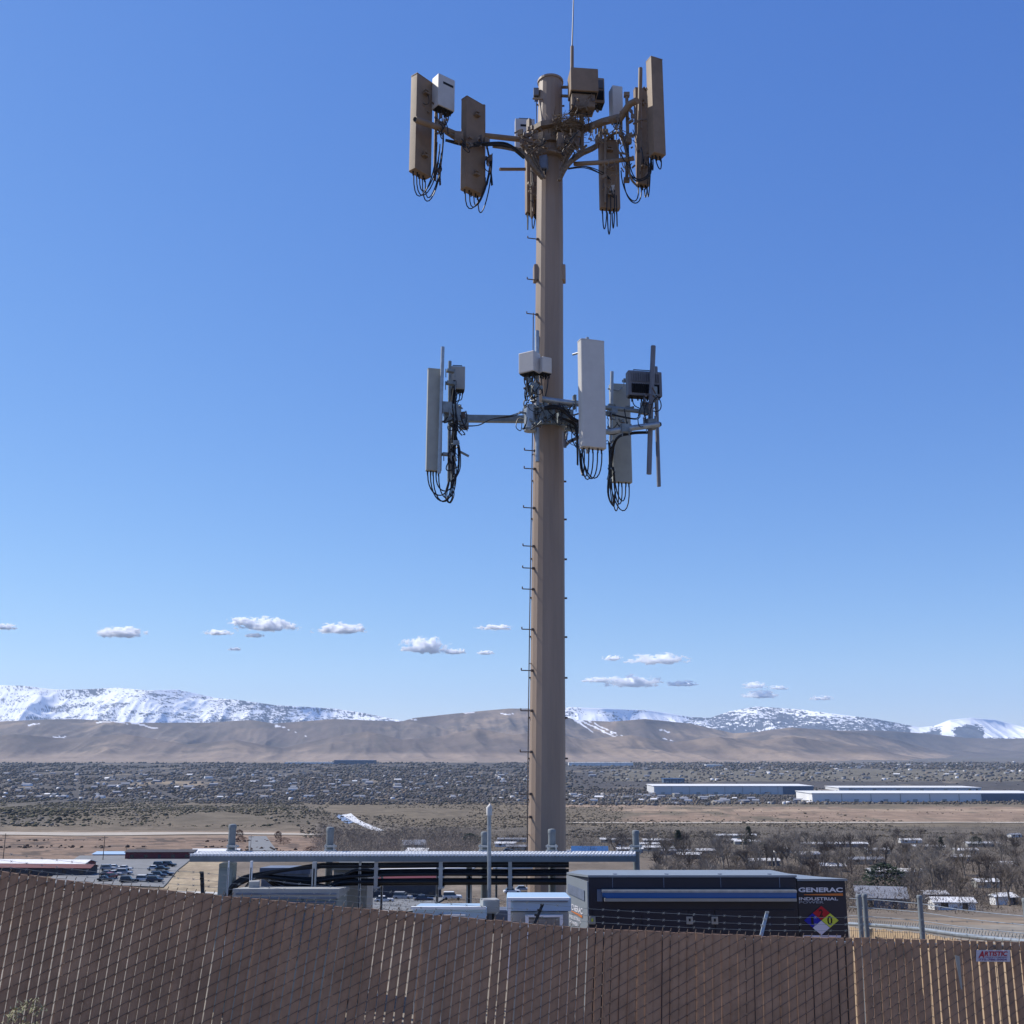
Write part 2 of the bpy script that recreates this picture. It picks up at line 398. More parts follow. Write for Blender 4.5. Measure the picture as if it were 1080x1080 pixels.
def mcol(X,D,Z,T,px,py,g,g2):
    n=fbm(X/330,Z/70+D/900,5,50,.66); n2=fbm(X/34,Z/11+D/200,4,60,.72)
    hh=(Z-100)/500
    s=n*.42+n2*.58+.05*np.clip(hh,-1,1)+.10*(g-.5)
    # bluer, rockier country between the two snowy blocks and on the far right flank
    th=.478+.055*smooth01((px-700)/60)*(1-smooth01((px-950)/20))+.05*smooth01((py-752)/10)*smooth01((px-700)/40)*(1-smooth01((px-950)/20))
    th=th-.10*smooth01((px-590)/10)*(1-smooth01((px-700)/30))
    th=np.where(px<70,th-.03,th)
    k=smooth01((s-th)*22)
    # round bald hill on the right: broad snow fields with bare flanks
    rh=(px>955); jx=px+(n-.5)*26; jy=py+(n2-.5)*9
    bare=(np.hypot((jx-983)/10,(jy-774)/6)<1)|(np.hypot((jx-1022)/17,(jy-774)/9.5)<1)|(jy>778.5)|(jx<962)
    k=np.where(rh,np.where(bare,.0,1),k)
    c=C((.075,.085,.115))*(0.8+.5*n2[...,None])
    return c*(1-k[...,None])+C((.80,.82,.86))*k[...,None]
strip('snowy_mountains','snow covered mountain range along the horizon',
 [(-260,730),(-100,725),(0,722),(43,723),(77,727),(100,727),(140,725),(170,728),(200,727),(240,736),(263,738),(300,743.5),(360,747),(386,751),(410,756),(440,762),(520,764),(560,755),(599,745.5),(632,747),(678,749),(699,752.5),(720,756),(740,757),(760,750),(787,745),(833,748),(860,752),(907,758),(950,767),(965,765.5),(982,759),(1003,757),(1027,759),(1053,766),(1080,773),(1340,780)],
 10800,13600,29,mcol,nx=1900,ny=170,gul=.42)

# ---------------------------------------------------------------- fence (near)
FT=[(-420,870,7.9),(-60,912,8.1),(0,920,8.3),(110,934,8.4),(220,944,8.5),(327,954,8.6),(420,962,8.75),(565,975.5,8.9),(620,980,9.0),(800,988,9.2),(890,990,9.3),(1080,994.5,9.5),(1140,996,9.55),(1400,1003,10.0)]
_fa=np.array(FT)
def ftop(px): return at(px,float(np.interp(px,_fa[:,0],_fa[:,1]))-2.0,float(np.interp(px,_fa[:,0],_fa[:,2])))
def flean(px): return float(np.interp(px,[0,340,520,740,1070],[-.075,-.125,-.085,-.03,-.01]))
fence=thing('slatted_fence','brown privacy slat chain link fence with barbed wire running across the foreground','fence',tuple(ftop(540)-Vector((0,0,2.4))))
FH=2.35
slm=MB(); wm=MB(); px=-418.0; k=0; edges=[]
bays=[(-420,-140),(-140,212),(212,562),(562,803),(803,1110),(1110,1400)]
baymb=[MB() for _ in bays]; wiremb=[MB() for _ in bays]
while px<1390:
    step=9.75 if px<340 else (9.75-(px-340)/260*.95 if px<600 else 8.75)
    a=ftop(px); b=ftop(px+step); along=(b-a); wd=along.length; along.normalize()
    lean=flean(px); down=Vector((lean,0,-1)); down.normalize()
    yv=along.cross(Vector((0,0,1))).normalized()   # towards away/near
    if yv.y>0: yv=-yv
    bi=[i for i,(q0,q1) in enumerate(bays) if q0<=px<q1][0]
    gapf=(.10 if px<240 else .12) if px<640 else (.085 if px<880 else .19)
    gap=wd*(gapf+random.choice([-.05,-.03,0,.02,.05])+random.uniform(-.02,.02)); flare=wd*(random.uniform(-.03,.06) if px<600 else random.uniform(-.02,.02))
    x0=a+along*(gap/2); x1=b-along*(gap/2)
    tw=yv*random.uniform(-.006,.006); tp=random.uniform(-.004,.004)
    sh=along*random.uniform(-.004,.004)
    P=[]
    # slightly bowed hollow slat, 3 faces to the front
    for z in (0.008+tp,FH):
        fl=along*(flare/2 if z>1 else -flare/6)
        q0=x0+down*z+(sh if z>1 else Vector())+fl; q1=x1+down*z+(sh if z>1 else Vector())-fl
        P.append([q0+tw,q0*.75+q1*.25+yv*.008+tw*.5,q0*.25+q1*.75+yv*.008-tw*.5,q1-tw,q1-tw-yv*.004,q0+tw-yv*.004])
    n=6
    baymb[bi].add(P[0]+P[1],[(i,(i+1)%n,n+(i+1)%n,n+i) for i in range(n)]+[tuple(range(n-1,-1,-1)),tuple(range(n,2*n))])
    # chain-link: diagonal in front of the slat, return behind it
    dz=.086; z=-((k*.46)%1)*dz+.012
    c0=a+yv*.012; c1=b+yv*.012
    while z<FH:
        sl_=along*(gap*.45); p0=c0+sl_+down*max(0,z+dz*.46); p1=c1-sl_+down*max(0,z)
        wiremb[bi].tube([p0,p1],.0019,4,False)
        if gap/wd>.05: wiremb[bi].tube([b-yv*.008+down*max(0,z),b+yv*.012+down*max(0,z+.012)],.0024,4,False)
        z+=dz
    # knuckle on top
    wiremb[bi].tube([b+down*.0,b-down*.022+along*.006],.003,4,False)
    px+=step; k+=1
for i in range(len(bays)):
    s=baymb[i].build('slat_panel',M['slat'],fence); wiremb[i].build('chain_link_mesh',M['wire'],fence)
tr=MB(); tr.tube([ftop(x)+Vector((0,.035,-.06)) for x in range(-420,1401,60)],.021,8); tr.build('top_rail',M['galvd'],fence,True)
for px in (-140,212,562,803,1110,1390):
    p=ftop(px)+Vector((0,.06,0)); lean=flean(px); dn=Vector((lean,0,-1))
    q=MB(); q.tube([p+dn*2.5,p+dn*.02],.03,10); q.build('post',M['galvd'],fence,True)
for px,(dx,dy) in {212:(1,-23),562:(10,-21),803:(6,-26),1110:(4,-22)}.items():
    p=ftop(px)+Vector((0,.06,.0)); D=p.y; yy=float(np.interp(px,_fa[:,0],_fa[:,1]))
    t=at(px+dx,yy+dy,D+.08)
    q=MB(); dd=(t-p); side=Vector((1,0,0))
    q.obox(p-Vector((0,0,.05)),side,Vector((0,1,0)),dd+Vector((0,0,.05)),.026,.02,1.0)
    for s in (.35,.65,.97): q.obox(p+dd*s-Vector((0,.014,0)),side,Vector((0,1,0)),Vector((0,0,1)),.03,.012,.014)
    q.build('barb_arm',M['black'] if px<600 else M['galv'],fence)
for i,off in enumerate((9,15.5,23)):
    pts=[]; q=MB()
    for x in range(-420,1400,8):
        yy=float(np.interp(x,_fa[:,0],_fa[:,1])); seg=(x-212)%350/350.; D=float(np.interp(x,_fa[:,0],_fa[:,2]))+.1
        pts.append(at(x,yy-off+4*seg*(1-seg)*2.5,D))
    q.tube(pts,.0012,4)
    for j in range(2,len(pts)-1,2):
        c=pts[j]
        for s in (1,-1): q.tube([c+Vector((s*.008,0,-.009)),c+Vector((-s*.008,.0,.009))],.0014,4)
    q.build('barbed_wire',M['galvd'],fence)
# torn pale slat and slack strip
q=MB(); P=[at(1006,1007,9.32),at(1011,1008,9.32),at(1014,1043,9.30),at(1012.5,1043,9.30)]; q.prism([p+Vector((0,-.02,0)) for p in P],(0,.004,0))
tag(q.build('loose_slat',M['beige'],fence),'pale torn slat strip hanging loose on the fence')

def text_poly(s,bold=.0,shear=0):
    cu=bpy.data.curves.new('t','FONT'); cu.body=s; cu.size=1; cu.offset=bold; cu.shear=shear; cu.resolution_u=3
    ob=bpy.data.objects.new('t',cu); COL.objects.link(ob)
    dg=bpy.context.evaluated_depsgraph_get(); me=bpy.data.meshes.new_from_object(ob.evaluated_get(dg))
    vs=np.array([v.co[:2] for v in me.vertices]); fs=[tuple(p.vertices) for p in me.polygons]
    bpy.data.objects.remove(ob); bpy.data.curves.remove(cu); bpy.data.meshes.remove(me)
    vs-=vs.min(0); vs/=vs.max(0); return vs,fs
def text(s,o,ux,uz,m,parent,name='lettering',bold=.0,shear=0,nrm=None):
    """o lower-left corner; ux, uz full-extent vectors"""
    vs,fs=text_poly(s,bold,shear); o=Vector(o);ux=Vector(ux);uz=Vector(uz)
    q=MB(); q.add([o+ux*v[0]+uz*v[1] for v in vs],fs); return q.build(name,m,parent)

# sign on the fence
def sgn(x,y,dy=-.022):
    D=9.45+dy; return at(x,y,D)
sg=thing('fence_sign','small white sign with red and purple lettering wired to the fence at right','sign',tuple(sgn(1048,1014)))
q=MB(); q.prism([sgn(1029.5,1014.2),sgn(1065.5,1014.4),sgn(1065.3,1002.2),sgn(1029.7,1002)],(0,.004,0)); q.build('sign_board',M['signw'],sg)
o=sgn(1032,1010.2,-.026); text('A',o,sgn(1038.2,1010.2,-.026)-o,sgn(1033.3,1003,-.026)-o-(sgn(1032.0,1003,-.026)-sgn(1032.0,1003,-.026)),M['redink'],sg,bold=.03,shear=0)
o=sgn(1038.4,1008.4,-.026); text('RTISTIC',o,sgn(1062.8,1008.4,-.026)-o,sgn(1038.4,1003.4,-.026)-o,M['redink'],sg,bold=.03,shear=.15)
o=sgn(1039.5,1010.4,-.026); text('FENCE COMPANY',o,sgn(1062.8,1010.4,-.026)-o,sgn(1039.5,1009,-.026)-o,M['purpink'],sg,bold=.02)
o=sgn(1032.5,1013.2,-.026); text('775-786-5004',o,sgn(1062,1013.2,-.026)-o,sgn(1032.5,1011,-.026)-o,M['purpink'],sg,bold=.03)

# far fence of the compound (right side), tan slats sunlit
def ff(px,y,D): return at(px,y,D)
FF=[(896,974.5,17.0),(930,976.5,15.6),(970,980,14.2),(1010,986,12.8),(1045,990,11.8),(1086,994,10.8)]
ffp=pxt(FF)
f2=thing('slatted_fence','tan slatted fence with pale top rail behind the dark generator on the right','fence',tuple(ffp[2]-Vector((0,0,1.9))))
q=MB(); q.tube([p for p in ffp],.028,10); q.build('top_rail',M['galv'],f2,True)
q=MB(); wq=MB(); knk=[]
for a,b in zip(ffp[:-1],ffp[1:]):
    L=(b-a).length; n=int(L/.085)
    for i in range(n):
        c=a+(b-a)*((i+.5)/n)+Vector((0,0,-2.0+random.uniform(-.01,.01))); al=(b-a).normalized(); nn=al.cross(Vector((0,0,1)))
        q.obox(c,al,nn,Vector((0,0,1)),.07,.012,1.95)
        t=a+(b-a)*((i+.5)/n); knk+=[t+Vector((0,0,.03))-al*.02,t+Vector((0,0,.075))+al*.02]
q.build('slat_panel',M['slat2'],f2); wq.tube(knk,.0035,4); wq.build('knuckle_edge',M['chan'],f2)
for i,off in enumerate((10,20,30)):
    w=MB(); w.tube([at(x,y-off*.9,D) for (x,y,D) in FF],.004,4); w.build('barbed_wire',M['galv'],f2)
def pipe_post(px,ytop,D,r,label,group,ybase=None,mt='chan'):
    p=at(px,ytop,D); z0=0.0 if ybase is None else at(px,ybase,D).z
    t=thing('pipe_post',label,'post',(p.x,p.y,z0),group)
    q=MB(); q.tube([(p.x,p.y,z0),(p.x,p.y,p.z-r*.6)],r,14); q.build('pipe',M[mt],t,True)
    q=MB(); q.tube([(p.x,p.y,p.z-r*1.2),(p.x,p.y,p.z-r*.45),(p.x,p.y,p.z-r*.12),(p.x,p.y,p.z)],[r*1.09,r*1.09,r*.9,r*.35],16); q.build('cap',M[mt],t,True)
    return t
for i,(x,yt,r) in enumerate(((905.5,943,.024),(911.5,942.5,.024))):
    pipe_post(x,yt,10.9+.1*i,r,['left galvanised pipe of the twin posts right of the generator','right galvanised pipe of the twin posts right of the generator'][i],None)
pipe_post(969.5,944,11.2,.026,'single galvanised pipe post between the generator and the fence sign',None)
pipe_post(1081,947,10.6,.03,'galvanised pipe post cut by the right edge of the photo',None)

# ---------------------------------------------------------------- monopole
DP=20.0
mp_=thing('monopole','tall tan painted steel cell tower pole tapering upward','tower',(at(577,960,DP).x,DP,0.0))
rows=[(580.5,86,12.6),(580,130,13.1),(579.7,250,14.3),(579.2,350,14.9),(578.5,450,15.9),(578.2,560,17.3),(577.6,700,18.4),(576.9,880,20.0),(576.6,948,20.6)]
pts=[at(x,y,DP) for x,y,w in rows]; rad=[w*mpp(x,y,DP) for x,y,w in rows]
b=pts[-1].copy(); b.z=0; pts.append(b); rad.append(rad[-1]*1.02)
NS=18; q=MB()
def ring(c,r,n=NS,rot=0): return [(c.x+r*math.cos(2*pi*(j+.5)/n+rot),c.y+r*math.sin(2*pi*(j+.5)/n+rot),c.z) for j in range(n)]
vs=[]; fs=[]
for c,r in zip(pts,rad): vs+=ring(c,r)
for i in range(len(pts)-1):
    for j in range(NS): fs.append((i*NS+j,(i+1)*NS+j,(i+1)*NS+(j+1)%NS,i*NS+(j+1)%NS))
q.add(vs,fs); q.build('shaft',M['tan'],mp_)
q=MB(); c=pts[0]; r=rad[0]
q.tube([c-Vector((0,0,.05)),c+Vector((0,0,.0))],r*1.09,24); q.tube([c,c+Vector((0,0,.035))],[r*1.09,r*.7],24); q.build('cap',M['tan'],mp_)
q=MB(); q.tube([(b.x,b.y,0),(b.x,b.y,.06)],rad[-1]*1.35,24); q.build('base_plate',M['galvd'],mp_)
def polec(y):
    ys=[r_[1] for r_ in rows]; return (float(np.interp(y,ys,[r_[0] for r_ in rows])),float(np.interp(y,ys,[r_[2] for r_ in rows])))
def on_pole(y,ang):   # ang: 0 = towards camera, -90 = left
    cx,w=polec(y); c=at(cx,y,DP); r=w*mpp(cx,y,DP)*.985; a=math.radians(ang)
    n=Vector((math.sin(a),-math.cos(a),0)); return c+n*r,n
bys=[256,299,335,458,478,497,538,578,601,623,665,708,750,793,837,861]
for i,y in enumerate(bys):
    p,n=on_pole(y,-58); q=MB(); d=Vector((-.97,-.25,0)).normalized(); e=p+d*.235
    q.tube([p-d*.02,e],.011,6); q.tube([e,e+Vector((0,0,.045))],.012,6); q.tube([p,p+d*.045],.028,6)
    q.build('step_bolt',M['wire'],mp_)
for y in (112,508,548,590,631,672,715,757,800,843):
    p,n=on_pole(y,88); q=MB(); q.tube([p,p+n*.05],.02,6); q.build('bolt_stub',M['wire'],mp_)
    p,n=on_pole(y,-80); q=MB(); q.tube([p,p+n*.035],.018,6); q.build('bolt_stub',M['wire'],mp_)
for ang in (-84,86):
    p,n=on_pole(290,ang); q=MB(); t=Vector((-n.y,n.x,0)); q.obox(p-Vector((0,0,.17)),t,n,Vector((0,0,1)),.22,.11,.36); q.build('port_rim',M['tan'],mp_,bevel=.02)
p,n=on_pole(368,-62); q=MB(); q.obox(p-Vector((0,0,.33)),Vector((-n.y,n.x,0)),n,Vector((0,0,1)),.13,.03,.55); q.build('port_cover',M['cabd'],mp_)
q=MB(); q.tube(pxt([(562.5,330,19.75),(561.5,460,19.72),(560,560,19.7),(558,700,19.68),(556,880,19.66),(555.6,935,19.66)]),.010,6); q.build('safety_cable',M['wire'],mp_)
for y in (480,700,880):
    p,n=on_pole(y,-75); x={480:561.4,700:558,880:556}[y]; q=MB(); q.tube([p,at(x,y,19.68)],.009,5); q.build('cable_guide',M['wire'],mp_)

# ---------------------------------------------------------------- antennas
def frame(yaw):
    a=math.radians(yaw); return Vector((math.cos(a),math.sin(a),0)),Vector((-math.sin(a),math.cos(a),0))
def jumper(root,p0,p1,drop,m='black',r=.0125):
    drop=drop*(.62 if p0.z>12 else .55) if drop>.6 else drop*.85; q=MB(); c=Vector((0,0,-drop)); q.tube(bez(p0,p0+c*1.3,p1+c*1.3,p1,12),r,6); q.build('jumper_cable',M[m],root,True)
def panel(label,cx,yt,yb,D,w,d,yaw,m,front_near=False,pipe=None,jump=None,tilt=0,conn=True,cat='antenna',name='panel_antenna',lift=0,brk=True):
    B=at(cx,yb,D); H=at(cx,yt,D).z-B.z; ux,uy=frame(yaw)
    t=thing(name,label,cat,tuple(B))
    up=(Vector((0,0,1))+uy*math.tan(math.radians(tilt)))
    # section: near side = -uy
    sgn_=-1 if front_near else 1; rc=min(.05,d*.4); sec=[]
    for (sx,a0) in ((1,0),(-1,90)):
        for i in range(5):
            a=math.radians(a0+i*22.5); sec.append((sx*(w/2-rc)+rc*math.cos(a),sgn_*((d/2-rc)+rc*math.sin(a))))
    sec+=[(-w/2,-sgn_*d/2),(w/2,-sgn_*d/2)]
    if sgn_<0: sec=sec[::-1]
    q=MB(); q.prism([B+ux*a+uy*b_ for a,b_ in sec],up*H); q.build('radome',M[m],t,True,bevel=.006)
    q=MB(); q.prism([B+up*H+ux*a*1.02+uy*b_*1.02 for a,b_ in sec],(0,0,.018)); q.build('top_cap',M[m],t)
    if conn:
        n=5
        for i in range(n):
            q=MB(); c=B+ux*(w*(-.36+.72*i/(n-1)))+uy*(.02*(-1)**i); q.tube([c+Vector((0,0,.0)),c-Vector((0,0,.09))],[.018,.013],8)
            q.build('connector',M['slot'],t)
    if brk:
        for fz in (.16,.82):
            q=MB(); c=B+up*(H*fz)+uy*(-sgn_*(d/2+.05)); q.obox(c,ux,uy,Vector((0,0,1)),.13,.09,.03); q.obox(c+Vector((0,0,.07)),ux,uy,Vector((0,0,1)),.07,.08,.03); q.tube([c,c+Vector((0,0,.12))],.012,5); q.build('bracket',M['galvd'] if m!='brown' else M['brown2'],t)
    if pipe:
        for pp in pipe:
            (x0,y0,D0),(x1,y1,D1),r,pm=pp; q=MB(); q.tube([at(x0,y0,D0),at(x1,y1,D1)],r,12); q.build('mounting_pipe',M[pm],t,True)
    if jump:
        for i,(tx,ty,TD,drop) in enumerate(jump):
            n=len(jump); p0=B+ux*(w*(-.36+.72*i/max(1,n-1)))-Vector((0,0,.07)); jumper(t,p0,at(tx,ty,TD),drop)
    return t
def radio(label,cx,yt,yb,D,w,d,yaw,m='radio',extras=None,cables=0,name='remote_radio_unit',dropto=None,slot=False,fins=False,handle=True):
    B=at(cx,yb,D); H=at(cx,yt,D).z-B.z; ux,uy=frame(yaw)
    t=thing(name,label,'radio unit',tuple(B)); Zv=Vector((0,0,1))
    q=MB(); q.obox(B,ux,uy,Zv,w,d,H); q.build('housing',M[m],t,False,bevel=.018)
    if slot:
        q=MB(); q.obox(B+Zv*H*.72-uy*(d/2)+ux*w*.08,ux,uy,Zv,w*.62,.006,H*.075); q.build('vent_slot',M['slot'],t)
    if fins:
        n=13
        for row in (0,1):
            q=MB(); q.mi=0
            z0=B+Zv*H*(.1+.45*row)-uy*(d/2)
            q.obox(z0,ux,uy,Zv,w*.82,.01,H*.36)
            for i in range(n):
                q.obox(z0+ux*(w*(-.39+.78*i/(n-1)))-uy*.02,ux,uy,Zv,.009,.03,H*.36)
            q.build('cooling_fins',M['slot'] if row==0 else M['dradio'],t)
    if handle:
        q=MB(); T=B+Zv*H; q.tube([T-ux*w*.3,T-ux*w*.3+Zv*.05,T+ux*w*.3+Zv*.05,T+ux*w*.3],.010,6); q.build('handle',M['slot'] if m!='brown' else M['brown2'],t)
    q=MB(); q.obox(B-Zv*.02,ux,uy,Zv,w*.92,d*.8,.02)
    for i in range(6): c=B+ux*w*(-.35+.14*i)+uy*(d*.2*(-1)**i); q.tube([c,c-Zv*.09],.016,7)
    q.build('connector_plate',M['slot'],t)
    for i in range(cables):
        p0=B+ux*w*(-.35+.7*i/max(1,cables-1))-Zv*.06; e=at(*dropto)+Vector((random.uniform(-.05,.05),random.uniform(-.05,.05),random.uniform(-.1,.1)))
        q=MB(); q.tube(bez(p0,p0-Zv*.25,e+Zv*.2+Vector((random.uniform(-.08,.08),0,0)),e,8),.011,6); q.build('power_cable',M['black'],t,True)
    return t
# upper array
panel('large brown panel antenna at the far left end of the upper array',442.5,85,184,19.2,.47,.21,50,'brown',tilt=0,
      jump=[(461,150,19.3,1.3),(463,160,19.3,1.1),(464,152,19.3,.95),(466,160,19.3,1.25),(467,150,19.3,1.15)],
      pipe=[((460,116,19.5),(458.5,190,19.5),.035,'brown2')])
panel('shorter brown panel antenna second from the left in the upper array',497.5,109,203,19.4,.50,.21,44,'brown',
      jump=[(517,165,19.5,1.1),(518,165,19.5,.95),(519,162,19.5,.8),(519,166,19.5,1.05)],
      pipe=[((510.3,111,19.9),(510.3,200,19.9),.035,'brown2')])
panel('brown panel antenna half hidden behind the left side of the pole top',561,150,226,21.2,.30,.18,20,'brown',
      jump=[(557,196,21.1,1.0),(566,196,21.1,.9),(569,200,21.0,1.0)],pipe=[((561,160,21),(561,230,21),.03,'brown2')])
panel('brown panel antenna hanging just right of the pole in the upper array',643,150,221,19.3,.42,.16,8,'brown',
      jump=[(640,205,19.1,.9),(644,205,19.1,1.1),(648,200,19.1,.9),(650,206,19.1,.75)],pipe=[((638,133,19.15),(639,214,19.15),.03,'brown2')])
panel('narrow brown panel antenna between the tallest antenna and the pole top',678,96,196,19.6,.27,.17,12,'brown',
      jump=[(655,180,19.4,.75),(658,190,19.4,.7),(684,165,19.4,.5),(686,160,19.4,.5)],pipe=[((675.5,72,19.35),(673.5,190,19.35),.045,'brown'),((682,93,19.8),(682,150,19.8),.035,'brown2')])
panel('tallest brown panel antenna at the far right of the upper array',693,65,165,19.0,.28,.24,24,'brown',
      jump=[(686,150,19.2,.5),(688,145,19.2,.45)],brk=False)
radio('light grey radio box with black slot above the far left upper antenna',467.3,84,117,19.3,.42,.26,38,'radio',slot=True,cables=6,dropto=(466,143,19.4))
radio('grey radio box behind the left side of the pole top',553.5,127,158,21.4,.46,.16,4,'radio',slot=True)
radio('narrow white radio box right of the pole on the upper arm',650,94,127,20.0,.24,.26,14,'lgrey',cables=3,dropto=(655,150,19.7))
radio('large square brown equipment box beside the whip antenna',615,78,102,19.5,.60,.42,6,'brown',handle=False)
radio('ribbed brown equipment box behind the square one at the tower top',628,86,112,20.1,.36,.3,8,'brown',handle=False,fins=True)
pn=[o for o in COL.objects if o.get('label','').startswith('brown panel antenna hanging just right')][0]
def sticker(root,x0,x1,y0,y1,D,m):
    q=MB(); q.prism([at(x0,y1,D),at(x1,y1,D),at(x1,y0,D),at(x0,y0,D)],(0,.006,0)); q.build('sticker',M[m],root)
sticker(pn,643,648.5,195,205,19.19,'radio')
def simple_box(name,label,cat,cx,yt,yb,D,w,d,yaw,m,bevel=.01,parent_extra=None):
    B=at(cx,yb,D); H=at(cx,yt,D).z-B.z; ux,uy=frame(yaw)
    t=thing(name,label,cat,tuple(B)); q=MB(); q.obox(B,ux,uy,Vector((0,0,1)),w,d,H); q.build('housing',M[m],t,bevel=bevel)
    q=MB(); q.obox(B+Vector((0,0,H*.06))-uy*(d/2),ux,uy,Vector((0,0,1)),w*.86,.012,H*.88); q.build('door',M[m],t,bevel=.004)
    q=MB(); q.tube([B+ux*w*.2,B+ux*w*.2-Vector((0,0,.12))],.016,6); q.tube([B-ux*w*.2,B-ux*w*.2-Vector((0,0,.12))],.016,6); q.build('conduit_stub',M['slot'],t)
    return t
t=simple_box('equipment_box','shallow tan box under the square brown box at the tower top','box',614,104,118,19.55,.50,.36,6,'brown2')
t=simple_box('surge_protector','small blue grey box strapped to the pole below the upper arms','box',573.5,165,179,19.55,.17,.12,-20,'cabd')
t=simple_box('marker_light','small dark fitting on a bracket left of the pole cap','light',565.5,94,102,19.9,.12,.12,0,'dradio')
q=MB(); q.tube(pxt([(565.6,102,19.9),(566,120,19.85),(566.5,150,19.8)]),.010,5); q.build('power_cable',M['wire'],t)
q=MB(); q.tube(pxt([(562,104,19.8),(572,104.5,19.75)]),.022,6); q.build('bracket',M['brown2'],t)
# whip antenna
p=at(603.3,76,19.75)
wh=thing('whip_antenna','thin whip antenna rising above the pole top to the photo edge','antenna',tuple(p))
q=MB(); q.tube(pxt([(603.3,150,19.75),(603.3,76,19.75),(603.4,49,19.75)]),[.035,.04,.036],10); q.build('mast',M['brown'],wh,True)
q=MB(); q.tube(pxt([(603.4,49,19.75),(604.6,10,19.75),(605.4,-22,19.75)]),[.016,.013,.009],6); q.build('whip',M['dradio'],wh,True)
q=MB(); q.tube(pxt([(591,92,19.95),(600,92,19.8)]),.035,8); q.tube(pxt([(591,101,19.95),(600,101.5,19.8)]),.035,8); q.build('bracket',M['brown2'],wh,True)
# upper mount
um=thing('antenna_mount','tan triangular antenna mount clamped round the pole top','mount',tuple(at(580,165,DP)))
def pipes(root,name,lst,r,m,n=10):
    q=MB(); q.tube(pxt(lst),r,n); return q.build(name,M[m],root,True)
pipes(um,'face_pipe',[(438,126,18.6),(452,131,18.8),(470,137,19.1),(486,144,19.5)],.068,'brown')
q=MB(); q.tube([at(437.6,125.9,18.585),at(438.4,126.1,18.605)],.048,12); q.build('pipe_opening',M['slot'],um)
pipes(um,'support_arm',[(486,146,19.45),(511,143,19.7),(553,147.5,20.0)],.06,'brown')
pipes(um,'support_arm',[(470,139,19.15),(490,152,19.4)],.05,'brown2')
pipes(um,'support_stub',[(527,178.5,19.7),(554,178.5,19.9)],.035,'brown')
pipes(um,'support_arm',[(606,140,19.85),(636,128.5,19.5),(653,124,19.4)],.085,'brown')
pipes(um,'support_arm',[(652,128,19.3),(664,110,19.1),(672,106,18.95)],.075,'brown')
pipes(um,'face_pipe',[(606,173,19.5),(640,171,19.1),(669,167,19.0)],.048,'brown')
pipes(um,'vertical_pipe',[(613.5,117,19.6),(613.5,156,19.6)],.05,'brown')
pipes(um,'vertical_pipe',[(661,101,19.3),(662,140,19.3),(661,190,19.3)],.035,'brown2')
pipes(um,'vertical_pipe',[(633,130,19.6),(633,152,19.6)],.05,'brown')
for (x,y,D) in ((661,102,19.3),(661,192,19.3),(638.5,130,19.2)): 
    q=MB(); q.obox(at(x,y,D),(1,0,0),(0,1,0),(0,0,1),.12,.09,.09); q.build('bracket',M['brown2'],um)
for y0,y1,rx in ((138,143,1.5),(152,157,1.3),(166,171,1.42)):
    c0=at(580,y0,DP); c1=at(580,y1,DP); q=MB(); r=13.5*mpp(580,y0,DP); q.tube([c1,c0],r*rx,12); q.build('collar',M['brown2'],um)
for sgnx in (-1,1):
    for (ya,yb) in ((140,170),(152,176)):
        q=MB(); q.tube(pxt([(580+sgnx*13,ya,19.7),(580+sgnx*30,ya+4,19.6)]),.05,8); q.tube(pxt([(580+sgnx*13,yb,19.7),(580+sgnx*26,ya+3,19.6)]),.035,8); q.build('gusset',M['brown2'],um,True)
for (x,y,D,w,h) in ((558,137,19.7,.16,.34),(553,150,19.9,.2,.24),(597,146,19.6,.22,.34),(607,150,19.5,.16,.3),(571,150,19.5,.14,.3),(591,152,19.45,.14,.34),(623,137,19.6,.1,.2),(630,150,19.2,.2,.2),(655,133,19.4,.26,.34),(662,150,19.2,.18,.2),(484,147,19.1,.18,.22),(513,151,19.4,.16,.16),(463,135,19.0,.22,.22)):
    q=MB(); q.obox(at(x,y+h*12,D),(math.cos(x),math.sin(x)*.6,0),(-math.sin(x)*.6,math.cos(x),0),(0,0,1),w,.1,h); q.tube([at(x,y-2,D-.06),at(x,y+6,D-.06)],.012,5); q.build('clamp_plate',M['brown2'],um)
random.seed(5)
def bundle(root,paths,n,spread,r,m,name='cable_bundle'):
    for k in range(n):
        off=[random.uniform(-spread,spread) for _ in range(2)]
        pts=[]
        for i,(x,y,D) in enumerate(paths):
            j=.6 if 0<i<len(paths)-1 else .3
            pts.append((x+off[0]*j+random.uniform(-.5,.5),y+off[1]*j+random.uniform(-.6,.6),D+random.uniform(-.05,.05)))
        P=pxt(pts); out=[]
        for i in range(len(P)-1):
            a=P[max(i-1,0)];b_=P[i];c=P[i+1];d_=P[min(i+2,len(P)-1)]
            for s in range(5):
                t=s/5; out.append(0.5*((2*b_)+(c-a)*t+(2*a-5*b_+4*c-d_)*t*t+(3*b_-a-3*c+d_)*t**3))
        out.append(P[-1]); q=MB(); q.tube(out,r,6); q.build(name,M[m],root,True)
bundle(um,[(590,190,19.5),(598,175,19.4),(612,163,19.35),(628,155,19.3),(645,143,19.25)],7,3.4,.030,'bcable')
bundle(um,[(572,188,19.5),(563,176,19.4),(552,162,19.4),(538,156,19.4),(520,154,19.4)],6,3.2,.028,'bcable')
bundle(um,[(553,166,19.4),(535,153,19.3),(510,152,19.3),(490,152,19.2),(470,148,19.1)],4,3,.016,'black')
bundle(um,[(640,146,19.2),(652,140,19.1),(660,160,19.1),(664,186,19.1),(672,196,19.2)],5,2.4,.017,'bcable')
bundle(um,[(662,150,19.2),(664,178,19.2),(672,190,19.1),(684,186,19.1),(687,172,19.1)],4,2,.012,'black')
